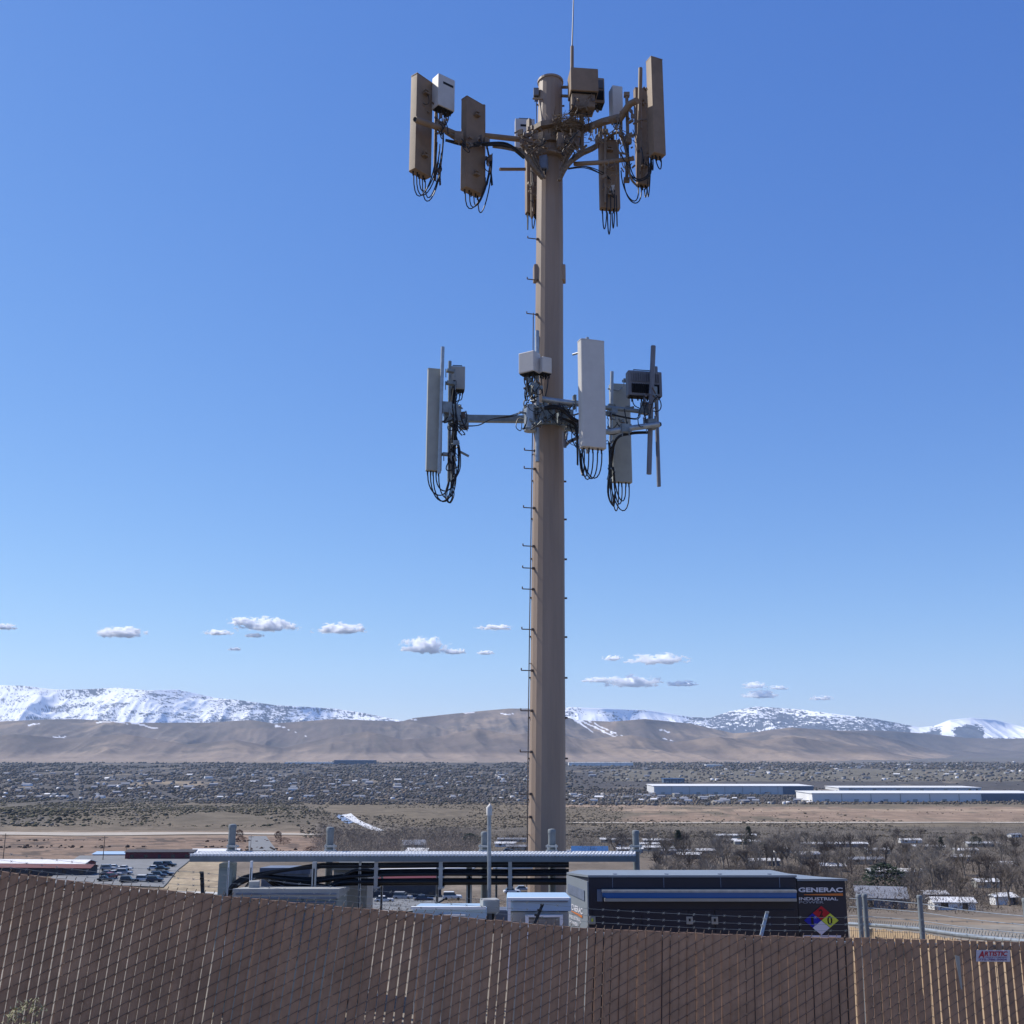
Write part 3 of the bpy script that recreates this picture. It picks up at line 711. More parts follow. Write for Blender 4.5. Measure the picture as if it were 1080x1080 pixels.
bundle(um,[(600,178,19.4),(618,177,19.3),(636,184,19.2),(644,190,19.2)],3,2.2,.010,'black')
bundle(um,[(560,158,19.5),(566,172,19.5),(574,188,19.5)],5,3.5,.02,'bcable')
bundle(um,[(606,150,19.4),(600,162,19.45),(592,180,19.5)],5,3.5,.02,'bcable')
bundle(um,[(466,128,19.2),(467,150,19.3),(464,178,19.3),(464,195,19.3)],3,1.2,.014,'black')
bundle(um,[(513,152,19.4),(517,170,19.5),(519,195,19.5)],3,1,.014,'black')
def clutter(root,cx,cy,D,rx,ry,n,m,seed,wires=4,wm='black'):
    r=random.Random(seed)
    for i in range(n):
        x=cx+r.uniform(-rx,rx); y=cy+r.uniform(-ry,ry); d=D+r.uniform(-.12,.12); k=r.random(); q=MB(); p=at(x,y,d); a=r.uniform(0,3.1)
        if k<.4: q.tube([p,p+Vector((r.uniform(-.09,.09),-.05,r.uniform(-.12,.12)))],r.uniform(.012,.022),6); nm='bolt'
        elif k<.75: q.obox(p,(math.cos(a),math.sin(a),0),(-math.sin(a),math.cos(a),0),(0,0,1),r.uniform(.05,.13),r.uniform(.02,.05),r.uniform(.04,.14)); nm='clamp_plate'
        else: q.tube([p,p+Vector((r.uniform(-.22,.22),r.uniform(-.1,.1),r.uniform(-.1,.1)))],r.uniform(.016,.026),7); nm='brace_tube'
        q.build(nm,M[m] if r.random()<.8 else M['wire'],root)
    for i in range(wires):
        a=at(cx+r.uniform(-rx,rx),cy+r.uniform(-ry,ry),D-.15); b=at(cx+r.uniform(-rx,rx),cy+r.uniform(-ry,ry),D-.15); q=MB()
        q.tube(bez(a,a+Vector((r.uniform(-.2,.2),-.05,-r.uniform(.05,.3))),b+Vector((r.uniform(-.2,.2),0,-r.uniform(.0,.3))),b,9),r.uniform(.007,.013),5); q.build('loose_cable',M[wm] if r.random()<.7 else M['black'],root,True)
clutter(um,562,150,19.5,14,14,26,'brown2',1,9,'bcable')
clutter(um,600,150,19.4,16,14,28,'brown2',2,10,'bcable')
clutter(um,636,140,19.2,14,9,14,'brown2',3,6,'bcable')
clutter(um,660,150,19.1,9,34,20,'brown2',4,9,'bcable')
clutter(um,680,140,19.2,8,45,14,'brown2',5,6,'bcable')
clutter(um,498,151,19.2,14,6,12,'brown2',6,5)
clutter(um,515,175,19.4,3,18,5,'brown2',16,3)
clutter(um,466,133,19.1,8,10,12,'brown2',7,6)
clutter(um,463,172,19.3,3,20,4,'brown2',17,4)
clutter(um,450,108,19.25,6,10,6,'brown2',8,1)
clutter(um,561,200,20.9,4,24,8,'brown2',9,4,'bcable')
clutter(um,642,190,19.1,6,24,10,'brown2',10,5,'bcable')
clutter(um,616,110,19.4,14,8,12,'brown2',11,5,'bcable')
# nest
ns=thing('bird_nest','messy stick nest wedged on the upper mount right of the pole','nest',tuple(at(601,136,19.5)))
q=MB(); c=at(602,133,19.55)
for i in range(330):
    a=random.uniform(0,2*pi); rr_=random.gauss(.24,.08); p=c+Vector((rr_*1.15*math.cos(a),rr_*.8*math.sin(a),random.gauss(0,.10)))
    d=Vector((-math.sin(a)+random.gauss(0,.4),math.cos(a)+random.gauss(0,.4),random.gauss(0,.35))).normalized()*random.uniform(.06,.2)
    q.tube([p-d,p+d*.2+Vector((0,0,random.uniform(-.02,.02))),p+d],[.007,.006,.003],4)
q.build('twigs',M['nest'],ns)
q=MB(); q.tube([c-Vector((0,0,.14)),c-Vector((0,0,.02)),c+Vector((0,0,.05))],[.12,.22,.2],12); q.build('nest_core',M['nest'],ns)

# lower array ------------------------------------------------
lm=thing('antenna_mount','grey galvanised antenna mount clamped round the middle of the pole','mount',tuple(at(578,445,DP)))
panel('tall thin grey panel antenna at the far left of the lower array',457,391,497,19.3,.30,.16,14,'ggrey',front_near=False,brk=False,
      pipe=[((467,366,19.15),(463,499,19.15),.036,'galv')],
      jump=[(474,505,19.3,.45),(476,508,19.3,.55),(478,505,19.3,.6),(480,500,19.3,.62),(481,502,19.3,.55)])
panel('large white panel antenna at the centre right of the lower array',625.5,361,473,18.9,.50,.2,17,'lgrey',front_near=True,
      pipe=[((619.5,356,19.25),(619.5,478,19.25),.034,'galv')],
      jump=[(611,470,19.2,1.0),(612,475,19.2,.95),(613,478,19.2,1.0),(614,470,19.2,1.1),(613,465,19.2,1.15)])
q=None
panel('grey green panel antenna behind the white one in the lower array',656,407,509,20.3,.42,.16,10,'ggrey',
      pipe=[((645.5,392,20.0),(643,515,20.0),.036,'galv')],front_near=True,
      jump=[(643,500,19.9,1.0),(645,505,19.9,1.1),(647,500,19.9,.9),(648,498,19.9,.8),(642,490,19.9,1.3)])
radio('rounded grey radio unit above the left arm of the lower array',482,388,412,19.7,.31,.22,6,'cab',cables=5,dropto=(480,432,19.7))
radio('light grey radio box left of the pole on the lower mount',558.5,373,394.5,19.3,.36,.26,-32,'radio',cables=5,dropto=(556,420,19.4),handle=False)
radio('small pale radio box against the pole on the lower mount',574.5,378,394.5,19.3,.22,.2,30,'lgrey',cables=2,dropto=(573,428,19.3),handle=False)
radio('dark finned radio unit at the far right of the lower array',679.5,393,419,19.5,.70,.20,10,'dradio',fins=True,cables=3,dropto=(678,437,19.5))
pipes(lm,'support_arm',[(488,441.5,19.8),(520,441.8,19.9),(556,442.5,20)],.0,'galvd')
q=MB(); a=at(488,441.5,19.8); b_=at(556,442.3,20.0); al=(b_-a); q.obox(a,Vector((0,1,0)),Vector((0,0,1)),al,.13,.13,1.0); q.build('support_arm',M['galvd'],lm)
for o in [o for o in lm.children if o.name.startswith('support_arm') and len(o.data.vertices)>8]: bpy.data.objects.remove(o)
c0=at(578.5,431,DP); c1=at(578.5,446,DP); q=MB(); q.tube([c1,c0],15.8*mpp(578,440,DP)*1.28,10); q.build('collar',M['galvd'],lm)
c0=at(578.5,448,DP); c1=at(578.5,453,DP); q=MB(); q.tube([c1,c0],15.8*mpp(578,440,DP)*1.36,10); q.build('collar_ring',M['galvd'],lm)
q=MB(); q.tube(pxt([(559,428,19.35),(559,455,19.35)]),.12,14); q.build('pivot_sleeve',M['galv'],lm,True)
q=MB(); q.tube(pxt([(559,427.6,19.35),(559,428.2,19.35)]),.09,14); q.build('sleeve_opening',M['slot'],lm)
pipes(lm,'vertical_pipe',[(566.5,349,19.45),(566.5,400,19.42),(566.8,487,19.35)],.042,'galv')
pipes(lm,'horizontal_pipe',[(572,421,19.3),(592,424,19.25),(613,426,19.2)],.06,'galv')
pipes(lm,'horizontal_pipe',[(638,430,19.4),(660,432,19.4),(684,435,19.4)],.045,'galvd')
pipes(lm,'horizontal_pipe',[(600,452,19.5),(620,457,19.3),(645,455,19.2),(670,451,19.15),(696,447.5,19.1)],.056,'galv')
q=MB(); q.tube([at(696,447.5,19.09),at(696.8,447.4,19.08)],.04,12); q.build('pipe_opening',M['slot'],lm)
pipes(lm,'vertical_pipe',[(689,365,19.25),(686.5,430,19.25),(684.5,500,19.25)],.05,'dradio')
pipes(lm,'vertical_pipe',[(691.5,387,19.5),(693,450,19.5),(695,513,19.5)],.04,'dradio')
pipes(lm,'vertical_pipe',[(474.5,381,19.5),(474,440,19.5),(473.5,508,19.5)],.034,'galvd')
pipes(lm,'vertical_pipe',[(479,440,19.6),(477.5,512,19.6)],.05,'galvd')
pipes(lm,'diagonal_brace',[(596,470,19.7),(600,466,19.6),(611,461,19.4)],.035,'dradio')
pipes(lm,'diagonal_brace',[(596,456,19.6),(596,472,19.6)],.03,'dradio')
pipes(lm,'tilt_arm',[(604,374,19.3),(614,371,19.15)],.022,'galv')
pipes(lm,'tilt_arm',[(641,410,20),(652,412,20.1),(656,409,20.2)],.016,'galvd')
for (x,y,D,w,h) in ((477,440,19.4,.3,.34),(489,449,19.6,.18,.30),(471,433,19.2,.16,.22),(563,412,19.3,.2,.2),(570,441,19.3,.12,.36),(580,441,19.25,.1,.3),(592,442,19.4,.16,.36),(606,428,19.2,.08,.28),(604,452,19.4,.26,.2),(645,436,19.8,.22,.24),(681,434,19.35,.3,.24),(687,450,19.2,.26,.2),(660,454,19.15,.18,.16),(690,420,19.3,.1,.3),(556,434,19.4,.22,.16),(475,405,19.2,.26,.06),(475,392,19.2,.24,.05),(472,480,19.3,.2,.05),(660,402,19.9,.1,.05),(600,440,19.6,.3,.2)):
    q=MB(); q.obox(at(x,y+h*12,D),(math.cos(x)*.3+.8,.3,0),(-.3,.9,0),(0,0,1),w,.12,h)
    for s in (-.4,.4): q.tube([at(x+s*w*50,y-3,D-.07),at(x+s*w*50,y+6,D-.07)],.010,5)
    q.build('clamp_plate',M['galvd'],lm)
bundle(lm,[(480,402,19.5),(478,425,19.4),(480,445,19.4),(478,470,19.4),(477,500,19.4)],6,3.5,.014,'black')
bundle(lm,[(481,460,19.4),(484,475,19.4),(484,495,19.4),(478,507,19.4)],4,2,.010,'black')
bundle(lm,[(474,506,19.3),(470,522,19.3),(474,530,19.3),(478,522,19.3),(476,506,19.3)],3,1.6,.011,'black')
bundle(lm,[(490,449,19.6),(505,448,19.6),(519,441,19.7),(540,438,19.7),(556,432,19.6)],2,1.5,.010,'black')
bundle(lm,[(556,444,19.3),(547,441,19.4),(544,450,19.4),(549,454,19.4),(551,446,19.4)],1,.5,.009,'black')
bundle(lm,[(574,430,19.2),(590,430,19.1),(602,440,19.1),(610,444,19.1)],6,3.5,.014,'black')
bundle(lm,[(590,440,19.2),(605,447,19.2),(609,460,19.2),(609,490,19.15)],4,2,.013,'black')
bundle(lm,[(645,437,19.6),(660,440,19.5),(672,441,19.4),(676,433,19.4)],2,1.5,.009,'black')
bundle(lm,[(684,456,19.3),(665,457,19.3),(650,462,19.6),(645,480,19.8),(644,503,19.9)],5,2.5,.014,'black')
bundle(lm,[(642,466,19.7),(643,490,19.8),(641,520,19.8),(646,532,19.8),(649,518,19.8)],3,1.8,.011,'black')
bundle(lm,[(555,398,19.2),(556,410,19.2),(560,420,19.3),(562,430,19.3)],5,3,.012,'black')

clutter(lm,482,445,19.4,10,14,20,'galvd',21,8)
clutter(lm,479,485,19.4,6,25,8,'galvd',22,7)
clutter(lm,562,415,19.25,9,14,18,'galvd',23,8)
clutter(lm,563,440,19.2,10,12,12,'galvd',24,4)
clutter(lm,592,435,19.3,14,10,20,'galvd',25,8)
clutter(lm,605,455,19.4,9,12,12,'dradio',26,6)
clutter(lm,650,440,19.4,14,12,16,'galvd',27,7)
clutter(lm,686,430,19.2,8,20,16,'dradio',28,6)
clutter(lm,645,480,19.7,4,24,6,'galvd',29,5)
# ---------------------------------------------------------------- compound
# ice bridge
DB=17.4
def P_(x,y,D=DB): return at(x,y,D)
br=thing('cable_bridge','long galvanised grating bridge carrying black cables to the pole base','cable tray',tuple(P_(435,905)))
zt=P_(400,903).z; zb=P_(400,909).z; xl=P_(200,905).x; xr=P_(671,905).x
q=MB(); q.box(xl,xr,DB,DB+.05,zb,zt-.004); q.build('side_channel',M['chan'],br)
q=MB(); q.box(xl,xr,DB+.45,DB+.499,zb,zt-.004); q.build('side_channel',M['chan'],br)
q=MB(); n=int((xr-xl)/.056)
for i in range(n):
    x=xl+(xr-xl)*i/n; q.hexa([(x,DB,zt),(x+.026,DB,zt),(x+.11,DB+.5,zt),(x+.084,DB+.5,zt),(x,DB,zt+.03),(x+.026,DB,zt+.03),(x+.11,DB+.5,zt+.03),(x+.084,DB+.5,zt+.03)])
for j in range(3): y=DB+.03+j*.21; q.box(xl,xr,y,y+.018,zt+.004,zt+.034)
q.build('grating',M['grate'],br)
def under(x0,y0,x1,y1,D): a=at(x0,y0,D); b_=at(x1,y1,D); return a,b_
def strand(paths,r,D,name='coax_cable'):
    q=MB(); P=pxt([(x,y,D) for x,y in paths]); out=[]
    for i in range(len(P)-1):
        a=P[max(i-1,0)];b_=P[i];c=P[i+1];d_=P[min(i+2,len(P)-1)]
        for s in range(6):
            t=s/6; out.append(0.5*((2*b_)+(c-a)*t+(2*a-5*b_+4*c-d_)*t*t+(3*b_-a-3*c+d_)*t**3))
    out.append(P[-1]); q.tube(out,r,8); q.build(name,M['black'],br,True)
random.seed(9)
for k in range(9):
    D=DB+.08+.04*k; v=random.uniform(-2.2,2.2)
    strand([(600,930+v),(540,930+v+random.uniform(-.4,.4)),(470,930+v),(400,930.5+v),(360,931+v),(348+v,938),(341+v,948),(339+v,972)],.026,D)
for k in range(9):
    D=DB+.08+.04*k; e=random.uniform(-2,2); v=random.uniform(-2.3,2.3)
    strand([(600,920+v),(540,920.5+v),(465,920+v),(398,921+v),(364,925+e),(330,929+e*1.5),(300,927+e),(275,925+e*.6),(255,931+e*.5),(243+v,942),(237+v,962),(236+v,985)],.026,D)
for k in range(6):
    D=DB+.1+.055*k; v=random.uniform(-1.3,1.6)
    strand([(600,912+v),(500,912+v),(400,912.5+v),(340,913+v),(300,918),(272,923+v),(252,929+v),(240+v,942+k),(235+v,970)],.026,D)
for k in range(4):
    strand([(398,919+k),(375,918+k),(358,927),(345,938+k),(342,950),(341,972)],.024,DB+.1+.1*k)
for k in range(4):
    strand([(356,936),(330,932+k*3),(300,929+k*4),(275,924),(262,932),(252,950),(248,972)],.020,DB+.1+.1*k)
for x in (397,465,538):
    q=MB(); 
    for D in (DB+.06,DB+.44):
        a=at(x,909,D); b_=at(x,938,D); q.box(a.x-.03,a.x+.03,D-.02,D+.02,b_.z,a.z)
    for y in (915,924,935):
        a=at(x,y,DB+.06); q.box(a.x-.05,a.x+.05,DB+.03,DB+.47,a.z-.025,a.z)
    q.build('trapeze_hanger',M['galv'],br)
# posts that carry it
grp=None
for (x,yt,r,lab) in ((245.5,869,.062,'galvanised post with white cap at the left end of the cable bridge'),
                     (348.5,872,.062,'galvanised capped post in the left half of the cable bridge'),
                     (511,877,.056,'galvanised capped post just right of the tall goose neck pipe'),
                     (582,874,.062,'galvanised capped post standing in front of the pole base'),
                     (670.3,875.5,.055,'galvanised capped post at the right end of the cable bridge')):
    t=pipe_post(x,yt,DB+.62,r,lab,None)
    a=at(x,898,DB+.54); q=MB()
    for dz in (0,.07): q.obox(a+Vector((0,-.02,dz)),(1,0,0),(0,1,0),(0,0,1),.2,.05,.028)
    q.tube([a+Vector((-.07,-.07,-.03)),a+Vector((-.07,-.07,.12))],.01,6); q.tube([a+Vector((.07,-.07,-.03)),a+Vector((.07,-.07,.12))],.01,6)
    q.build('clamp',M['galv'],t)
t=thing('vent_pipe','tall thin grey vent pipe with rounded top crossing the cable bridge','pipe',tuple(at(516,980,DB-.25)))
q=MB(); q.tube(pxt([(516,985,DB-.2),(516,856,DB-.2)]),.032,12); q.build('pipe',M['galv'],t,True)
q=MB(); q.tube(pxt([(516,860,DB-.2),(516,852,DB-.2),(516.8,850,DB-.2),(518,852,DB-.2)]),[.045,.05,.045,.02],12); q.build('cap',M['lgrey'],t,True)
def strut(x,y0,y1,D,r,label,m='galv',sq=True):
    a=at(x,y0,D); b_=at(x,y1,D); t=thing('support_strut',label,'strut',(a.x,D,0.0))
    q=MB(); q.box(a.x-r,a.x+r,D-r,D+r,0,a.z) ; q.build('upright',M[m],t,bevel=.006)
    q=MB(); q.box(a.x-r*2.2,a.x+r*2.2,D-r*2.2,D+r*2.2,0,.02); q.build('foot_plate',M[m],t)
    q=MB()
    q.box(a.x-r*.35,a.x+r*.35,D-r-.003,D-r,.3,a.z-.1)
    q.build('slots',M['slot'],t); return t
strut(332,909,957,DB-.1,.034,'square grey strut under the left half of the cable bridge')
strut(495,912,955,DB+.35,.045,'wide grey strut left of the tall vent pipe')
strut(383.5,926,956,DB+1.2,.045,'grey strut behind the hanging cables left of centre')
strut(403,924,950,DB+1.5,.02,'thin grey strut beside the second hanging bracket')
strut(461.5,915,955,DB+1.2,.022,'thin grey strut left of the wide strut under the bridge')
strut(523.5,915,945,DB+1.2,.02,'thin grey strut right of the tall vent pipe')
strut(265.5,908,934,DB-.1,.02,'thin white strut under the left end of the bridge','white')
strut(241.5,908,930,DB-.1,.012,'narrowest white strut under the left end of the bridge','white')
strut(380,909,935,DB+.1,.02,'thin strut left of the first hanging cable bracket')
# conduit run seen through the bridge
c=thing('conduit','white horizontal conduit pipe behind the hanging black cables','pipe',tuple(at(450,916.5,DB+1.3)))
q=MB(); q.tube(pxt([(371,918,DB+1.3),(500,916,DB+1.3),(503,913,DB+1.3)]),.022,8); q.build('pipe',M['white'],c,True)
q=MB(); q.tube(pxt([(520,916,DB+1.3),(562,915.5,DB+1.3)]),.02,8); q.build('pipe',M['white'],c,True)

def cabinet(name,label,x0,x1,yt,yb,D,d,m,top='galv',extras=None,doors=1,lip=.03,yaw=0,ybk=None):
    a=at(x0,yt,D); b_=at(x1,yt,D); zt_=a.z
    t=thing(name,label,'cabinet',((a.x+b_.x)/2,D+d/2,0.0))
    zk=zt_ if ybk is None else at(x0,ybk,D+d).z; zm=min(zt_,zk)-.06
    q=MB(); q.box(a.x,b_.x,D,D+d,.05,zm); q.build('housing',M[m],t,bevel=.01)
    q=MB(); q.hexa([(a.x-lip,D-lip,zt_-.06-(zt_-zm-.06)*.9),(b_.x+lip,D-lip,zt_-.06-(zt_-zm-.06)*.9),(b_.x+lip,D+d+lip,zk-.06),(a.x-lip,D+d+lip,zk-.06),(a.x-lip,D-lip,zt_),(b_.x+lip,D-lip,zt_),(b_.x+lip,D+d+lip,zk),(a.x-lip,D+d+lip,zk)]); q.build('roof',M[top],t,bevel=.008)
    W=(b_.x-a.x)
    for i in range(doors):
        q=MB(); q.box(a.x+W*(i+.04)/doors,a.x+W*(i+.96)/doors,D-.012,D-.001,.12,zt_-.10); dr=q.build('door',M[m],t,bevel=.004)
        q=MB(); xx=a.x+W*(i+.85)/doors; q.box(xx,xx+.03,D-.04,D-.012,zt_*.5,zt_*.5+.16); q.build('handle',M['slot'],dr)
    return t
cabinet('equipment_cabinet','tall narrow grey cabinet at the left end of the cable bridge',231,246,911,975,DB+.15,.25,'cabg','cabg',doors=1,lip=.0)
cabinet('equipment_cabinet','wide plain grey cabinet behind the left black cables',276,326,915,975,DB+1.3,.8,'cabd','cabd',doors=2,ybk=913)
cabinet('equipment_cabinet','greenish grey cabinet between the first two hanging cable drops',352,388,914,975,DB+.95,.8,'cab','cab',doors=1)
t=cabinet('air_handler','low blue grey louvred unit with pale top edge behind the left fence',248,356,937,990,DB-.9,1.0,'cabg','cab',doors=3,ybk=935)
q=MB(); a=at(249,940,DB-.93); b_=at(355,940,DB-.93)
for i in range(14): z=a.z-.05-i*.06; q.box(a.x,b_.x,DB-.945,DB-.914,z,z+.02)
q.build('louvres',M['cabd'],t)
simple_box('junction_box','small light junction box on top of the louvred unit','box',268,929,937,DB-.5,.16,.14,10,'cab')
t=cabinet('equipment_shelter','low grey shelter with bright pale roof edge left of the vent pipe',438,511,957,1000,15.0,1.1,'cab','pblue',doors=1,ybk=953)
q=MB(); a=at(437,956.5,14.96); b_=at(511,958.5,14.96); q.box(a.x-.04,b_.x+.02,14.9,14.95,b_.z,a.z+.01); q.build('fascia',M['white'],t)
q=MB(); a=at(464,964,14.97); b_=at(491,966,14.97); q.box(a.x,b_.x,14.93,14.98,b_.z,a.z); q.box(a.x,a.x+.03,14.93,14.98,.3,a.z); q.build('door_frame',M['white'],t)
t=cabinet('equipment_shelter','grey equipment shelter with framed grille in front of the pole base',537,599.5,946.5,1000,13.0,1.2,'cab','pblue',doors=0,ybk=941.5)
q=MB(); a=at(535.5,946.8,12.9); b_=at(600.3,949,12.9); q.box(a.x,b_.x,12.9,12.94,b_.z,a.z); q.box(a.x,a.x+.035,12.9,12.94,.1,b_.z-.002); q.build('fascia',M['white'],t)
q=MB(); a=at(538.5,950.5,12.95); b_=at(599,951.7,12.95); q.box(a.x,b_.x,12.96,12.99,b_.z,a.z); q.build('roof_trim',M['cabd'],t)
q=MB(); a=at(554,965,12.94); b_=at(594,990,12.94); w=.04
q.box(a.x,b_.x,12.93,12.98,a.z-w*.6,a.z); q.box(a.x,a.x+w,12.93,12.98,b_.z,a.z-w*.6); q.box(b_.x-w,b_.x,12.93,12.98,b_.z,a.z-w*.6); gr=q.build('grille_frame',M['white'],t)
q=MB(); n=24
for i in range(n): x=a.x+w+(b_.x-a.x-2*w)*i/n; q.box(x,x+.008,12.95,12.975,b_.z,a.z-w)
for i in range(6): z=a.z-w-.03-i*.06; q.box(a.x+w,b_.x-w,12.965,12.985,z,z+.008)
q.build('grille_bars',M['galv'],gr)
simple_box('meter_box','small grey meter box between the two equipment shelters','box',516.5,948,962,15.3,.24,.2,15,'cab')
simple_box('transformer_box','low dark blue utility box between the two equipment shelters','box',525,958,975,15.6,.3,.3,0,'cabd')

# ---------------------------------------------------------------- generator
DG=14.8
g=thing('generator','dark navy industrial generator enclosure with sunlit end panel and lettering','generator',(at(760,985,DG).x,DG+.6,0.0))
def G(x,y,D=DG): return at(x,y,D)
zt=G(621,923).z; xl=G(621,930).x; xr=G(840,930).x; xe=G(892,930).x
ztr=G(866,926.8).z
bl=at(599,918,DG+.75); bl.z=zt
zbk=at(700,917.6,DG+1.45).z; fz=lambda y: zt+(zbk-zt)*(y-DG)/1.45
def slope_prism(q,poly,z0,d0,d1=None):
    n=len(poly); lo=[(x,y,z0 if d1 is None else fz(y)+d1) for x,y in poly]; hi=[(x,y,fz(y)+d0) for x,y in poly]
    q.add(lo+hi,[tuple(range(n-1,-1,-1)),tuple(range(n,2*n))]+[(i,(i+1)%n,n+(i+1)%n,n+i) for i in range(n)])
q=MB(); slope_prism(q,[(xl,DG),(xr,DG),(xr,DG+1.45),(bl.x+.25,DG+1.45),(bl.x,bl.y)],.12,-.03)
# end panel gets the lit tone of the enclosure paint, rest stays navy
q.build('enclosure',[M['navy']],g,bevel=.012)
q=MB(); dv=Vector((bl.x-xl,bl.y-DG,0)); nn=Vector((-dv.y,dv.x,0)).normalized()
if nn.x>0: nn=-nn
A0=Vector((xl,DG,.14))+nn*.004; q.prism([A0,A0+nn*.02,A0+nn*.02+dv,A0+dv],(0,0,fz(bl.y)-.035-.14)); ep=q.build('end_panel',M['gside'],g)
def EP(s,z): return A0+nn*.026+dv*s+Vector((0,0,z-A0.z))
zl=lambda y: G(621,y).z
q=MB(); q.prism([EP(.12,zl(951)),EP(.9,zl(949)),EP(.9,zl(938.5)),EP(.12,zl(939.8))],nn*.004); q.build('vent_opening',M['cabd'],ep)
o=EP(.85,zl(965.8)); text('GENERAC',o,EP(.22,zl(966.5))-o,Vector((0,0,zl(956.5)-zl(963.2))),M['lwhite'],ep,bold=.03)
q=MB(); q.prism([EP(.78,zl(967.6)),EP(.24,zl(970.4)),EP(.24,zl(967.6)),EP(.78,zl(967.0))],nn*.002); q.build('stripe',M['orange'],ep)
o=EP(.85,zl(975.5)); text('INDUSTRIAL',o,EP(.3,zl(976.0))-o,Vector((0,0,zl(970.5)-zl(974.5))),M['lwhite'],ep,bold=.02)
o=EP(.85,zl(981.5)); text('POWER',o,EP(.45,zl(981.8))-o,Vector((0,0,zl(977)-zl(981))),M['lwhite'],ep,bold=.02)
# right module
zq=at(846,919.5,DG+1.42).z; zr2=at(892,924.5,DG+1.42).z
q=MB(); q.hexa([(xr+.004,DG+.022,.12),(xe,DG+.022,.12),(xe,DG+1.4,.12),(xr+.004,DG+1.4,.12),(xr+.004,DG+.022,ztr-.03),(xe,DG+.022,ztr-.03),(xe,DG+1.4,zr2-.035),(xr+.004,DG+1.4,zq-.035)]); q.build('end_module',M['navy'],g,bevel=.012)
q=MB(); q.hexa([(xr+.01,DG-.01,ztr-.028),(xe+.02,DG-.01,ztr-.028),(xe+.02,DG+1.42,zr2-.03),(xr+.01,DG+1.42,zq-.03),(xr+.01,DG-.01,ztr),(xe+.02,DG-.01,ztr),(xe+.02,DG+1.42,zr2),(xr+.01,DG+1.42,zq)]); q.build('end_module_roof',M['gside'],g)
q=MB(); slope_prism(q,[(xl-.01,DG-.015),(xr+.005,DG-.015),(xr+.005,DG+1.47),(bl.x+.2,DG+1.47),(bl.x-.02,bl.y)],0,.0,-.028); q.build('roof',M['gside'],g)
q=MB(); 
for x in (650,705,762,815): a=G(x,921); q.tube([(a.x,DG+.2,fz(DG+.2)-.01),(a.x,DG+.2,fz(DG+.2)+.01)],.03,8)
q.build('roof_bolts',M['cabd'],g)
# louvred hood
q=MB(); a=G(635,937.5); b_=G(838,949.5); h=a.z-b_.z
q.hexa([(a.x+.05,DG-.10,b_.z+h*.28),(b_.x,DG-.10,b_.z+h*.28),(b_.x,DG-.004,b_.z+h*.28),(a.x,DG-.004,b_.z+h*.28),(a.x,DG-.13,a.z-.03),(b_.x,DG-.13,a.z-.03),(b_.x,DG-.004,a.z-.03),(a.x,DG-.004,a.z-.03)])
hood=q.build('air_inlet_hood',M['blue'],g)
q=MB(); q.box(a.x-.01,b_.x,DG-.15,DG-.004,a.z-.028,a.z); q.build('hood_top_edge',M['galv'],hood)
q=MB(); q.box(a.x+.02,b_.x,DG-.12,DG-.004,b_.z,b_.z+h*.27); q.build('hood_lower_lip',M['beige'],hood)
q=MB(); a2=G(629.5,938); b2=G(636,950.5); q.box(a2.x,b2.x-.01,DG-.03,DG-.004,b2.z,a2.z); q.build('hood_end_bracket',M['cabd'],hood)
# doors
zs=G(621,959.5).z
for i,(x0,x1) in enumerate(((625,675.5),(677,726.5),(728,753),(754,838))):
    a=G(x0,0 if False else 960); b_=G(x1,960); q=MB(); q.box(a.x,b_.x,DG-.014,DG-.001,.2,zs); dr=q.build('door',M['navy'],g,bevel=.004)
for x in (676.2,727.2):
    for y in (963,978):
        a=G(x,y); q=MB(); q.box(a.x-.012,a.x+.012,DG-.024,DG-.001,a.z-.035,a.z+.035); q.build('hinge',M['navy'],g)
for x in (646,700,760,822):
    a=G(x,929); q=MB(); q.box(a.x-.004,a.x+.004,DG-.006,DG-.001,G(x,936).z,G(x,924.5).z); q.build('panel_seam',M['cabd'],g)
for x in (624.5,727,753.5):
    a=G(x,970.5); q=MB(); q.box(a.x-.045,a.x+.045,DG-.03,DG-.0145,a.z-.05,a.z+.05); lt=q.build('latch',M['beige'],g,bevel=.006)
    q=MB(); q.box(a.x-.012,a.x+.012,DG-.04,DG-.031,a.z-.012,a.z+.025); q.build('latch_handle',M['d_yel'] if x<700 else M['slot'],lt)
# lettering of the end module
DT=DG+.014
def GT(x,y): return at(x,y,DT)
def line(s,x0,x1,yb,yt,m,bold): o=GT(x0,yb); return text(s,o,GT(x1,yb)-o,Vector((0,0,GT(x0,yt).z-o.z)),m,g,bold=bold)
line('GENERAC',842.3,889,941,936,M['lwhite'],.035)
q=MB(); q.prism([GT(848,944.0),GT(889,944.8),GT(889,942.2),GT(848,943.3)],(0,.003,0)); q.build('stripe',M['orange'],g)
line('INDUSTRIAL',842.8,884,949.6,946.3,M['lwhite'],.02)
line('POWER',842.8,869,952.9,950.3,M['lgreyt'],.02)
cx,cy,hw,hh=866.3,970.8,18.5,15.6
pl=thing('hazard_placard','four coloured diamond hazard placard on the end of the generator','sign',tuple(GT(cx,cy)))
def dia(ax,ay): return at(cx+ax*hw/2,cy+ay*hh/2,DT-.004)
for (ox,oy,mm) in ((0,-1,'d_red'),(-1,0,'d_blue'),(1,0,'d_yel'),(0,1,'d_wht')):
    s=.97; q=MB(); q.prism([dia(ox-s,oy),dia(ox,oy+s),dia(ox+s,oy),dia(ox,oy-s)],(0,.005,0)); q.build('colour_field',M[mm],pl)
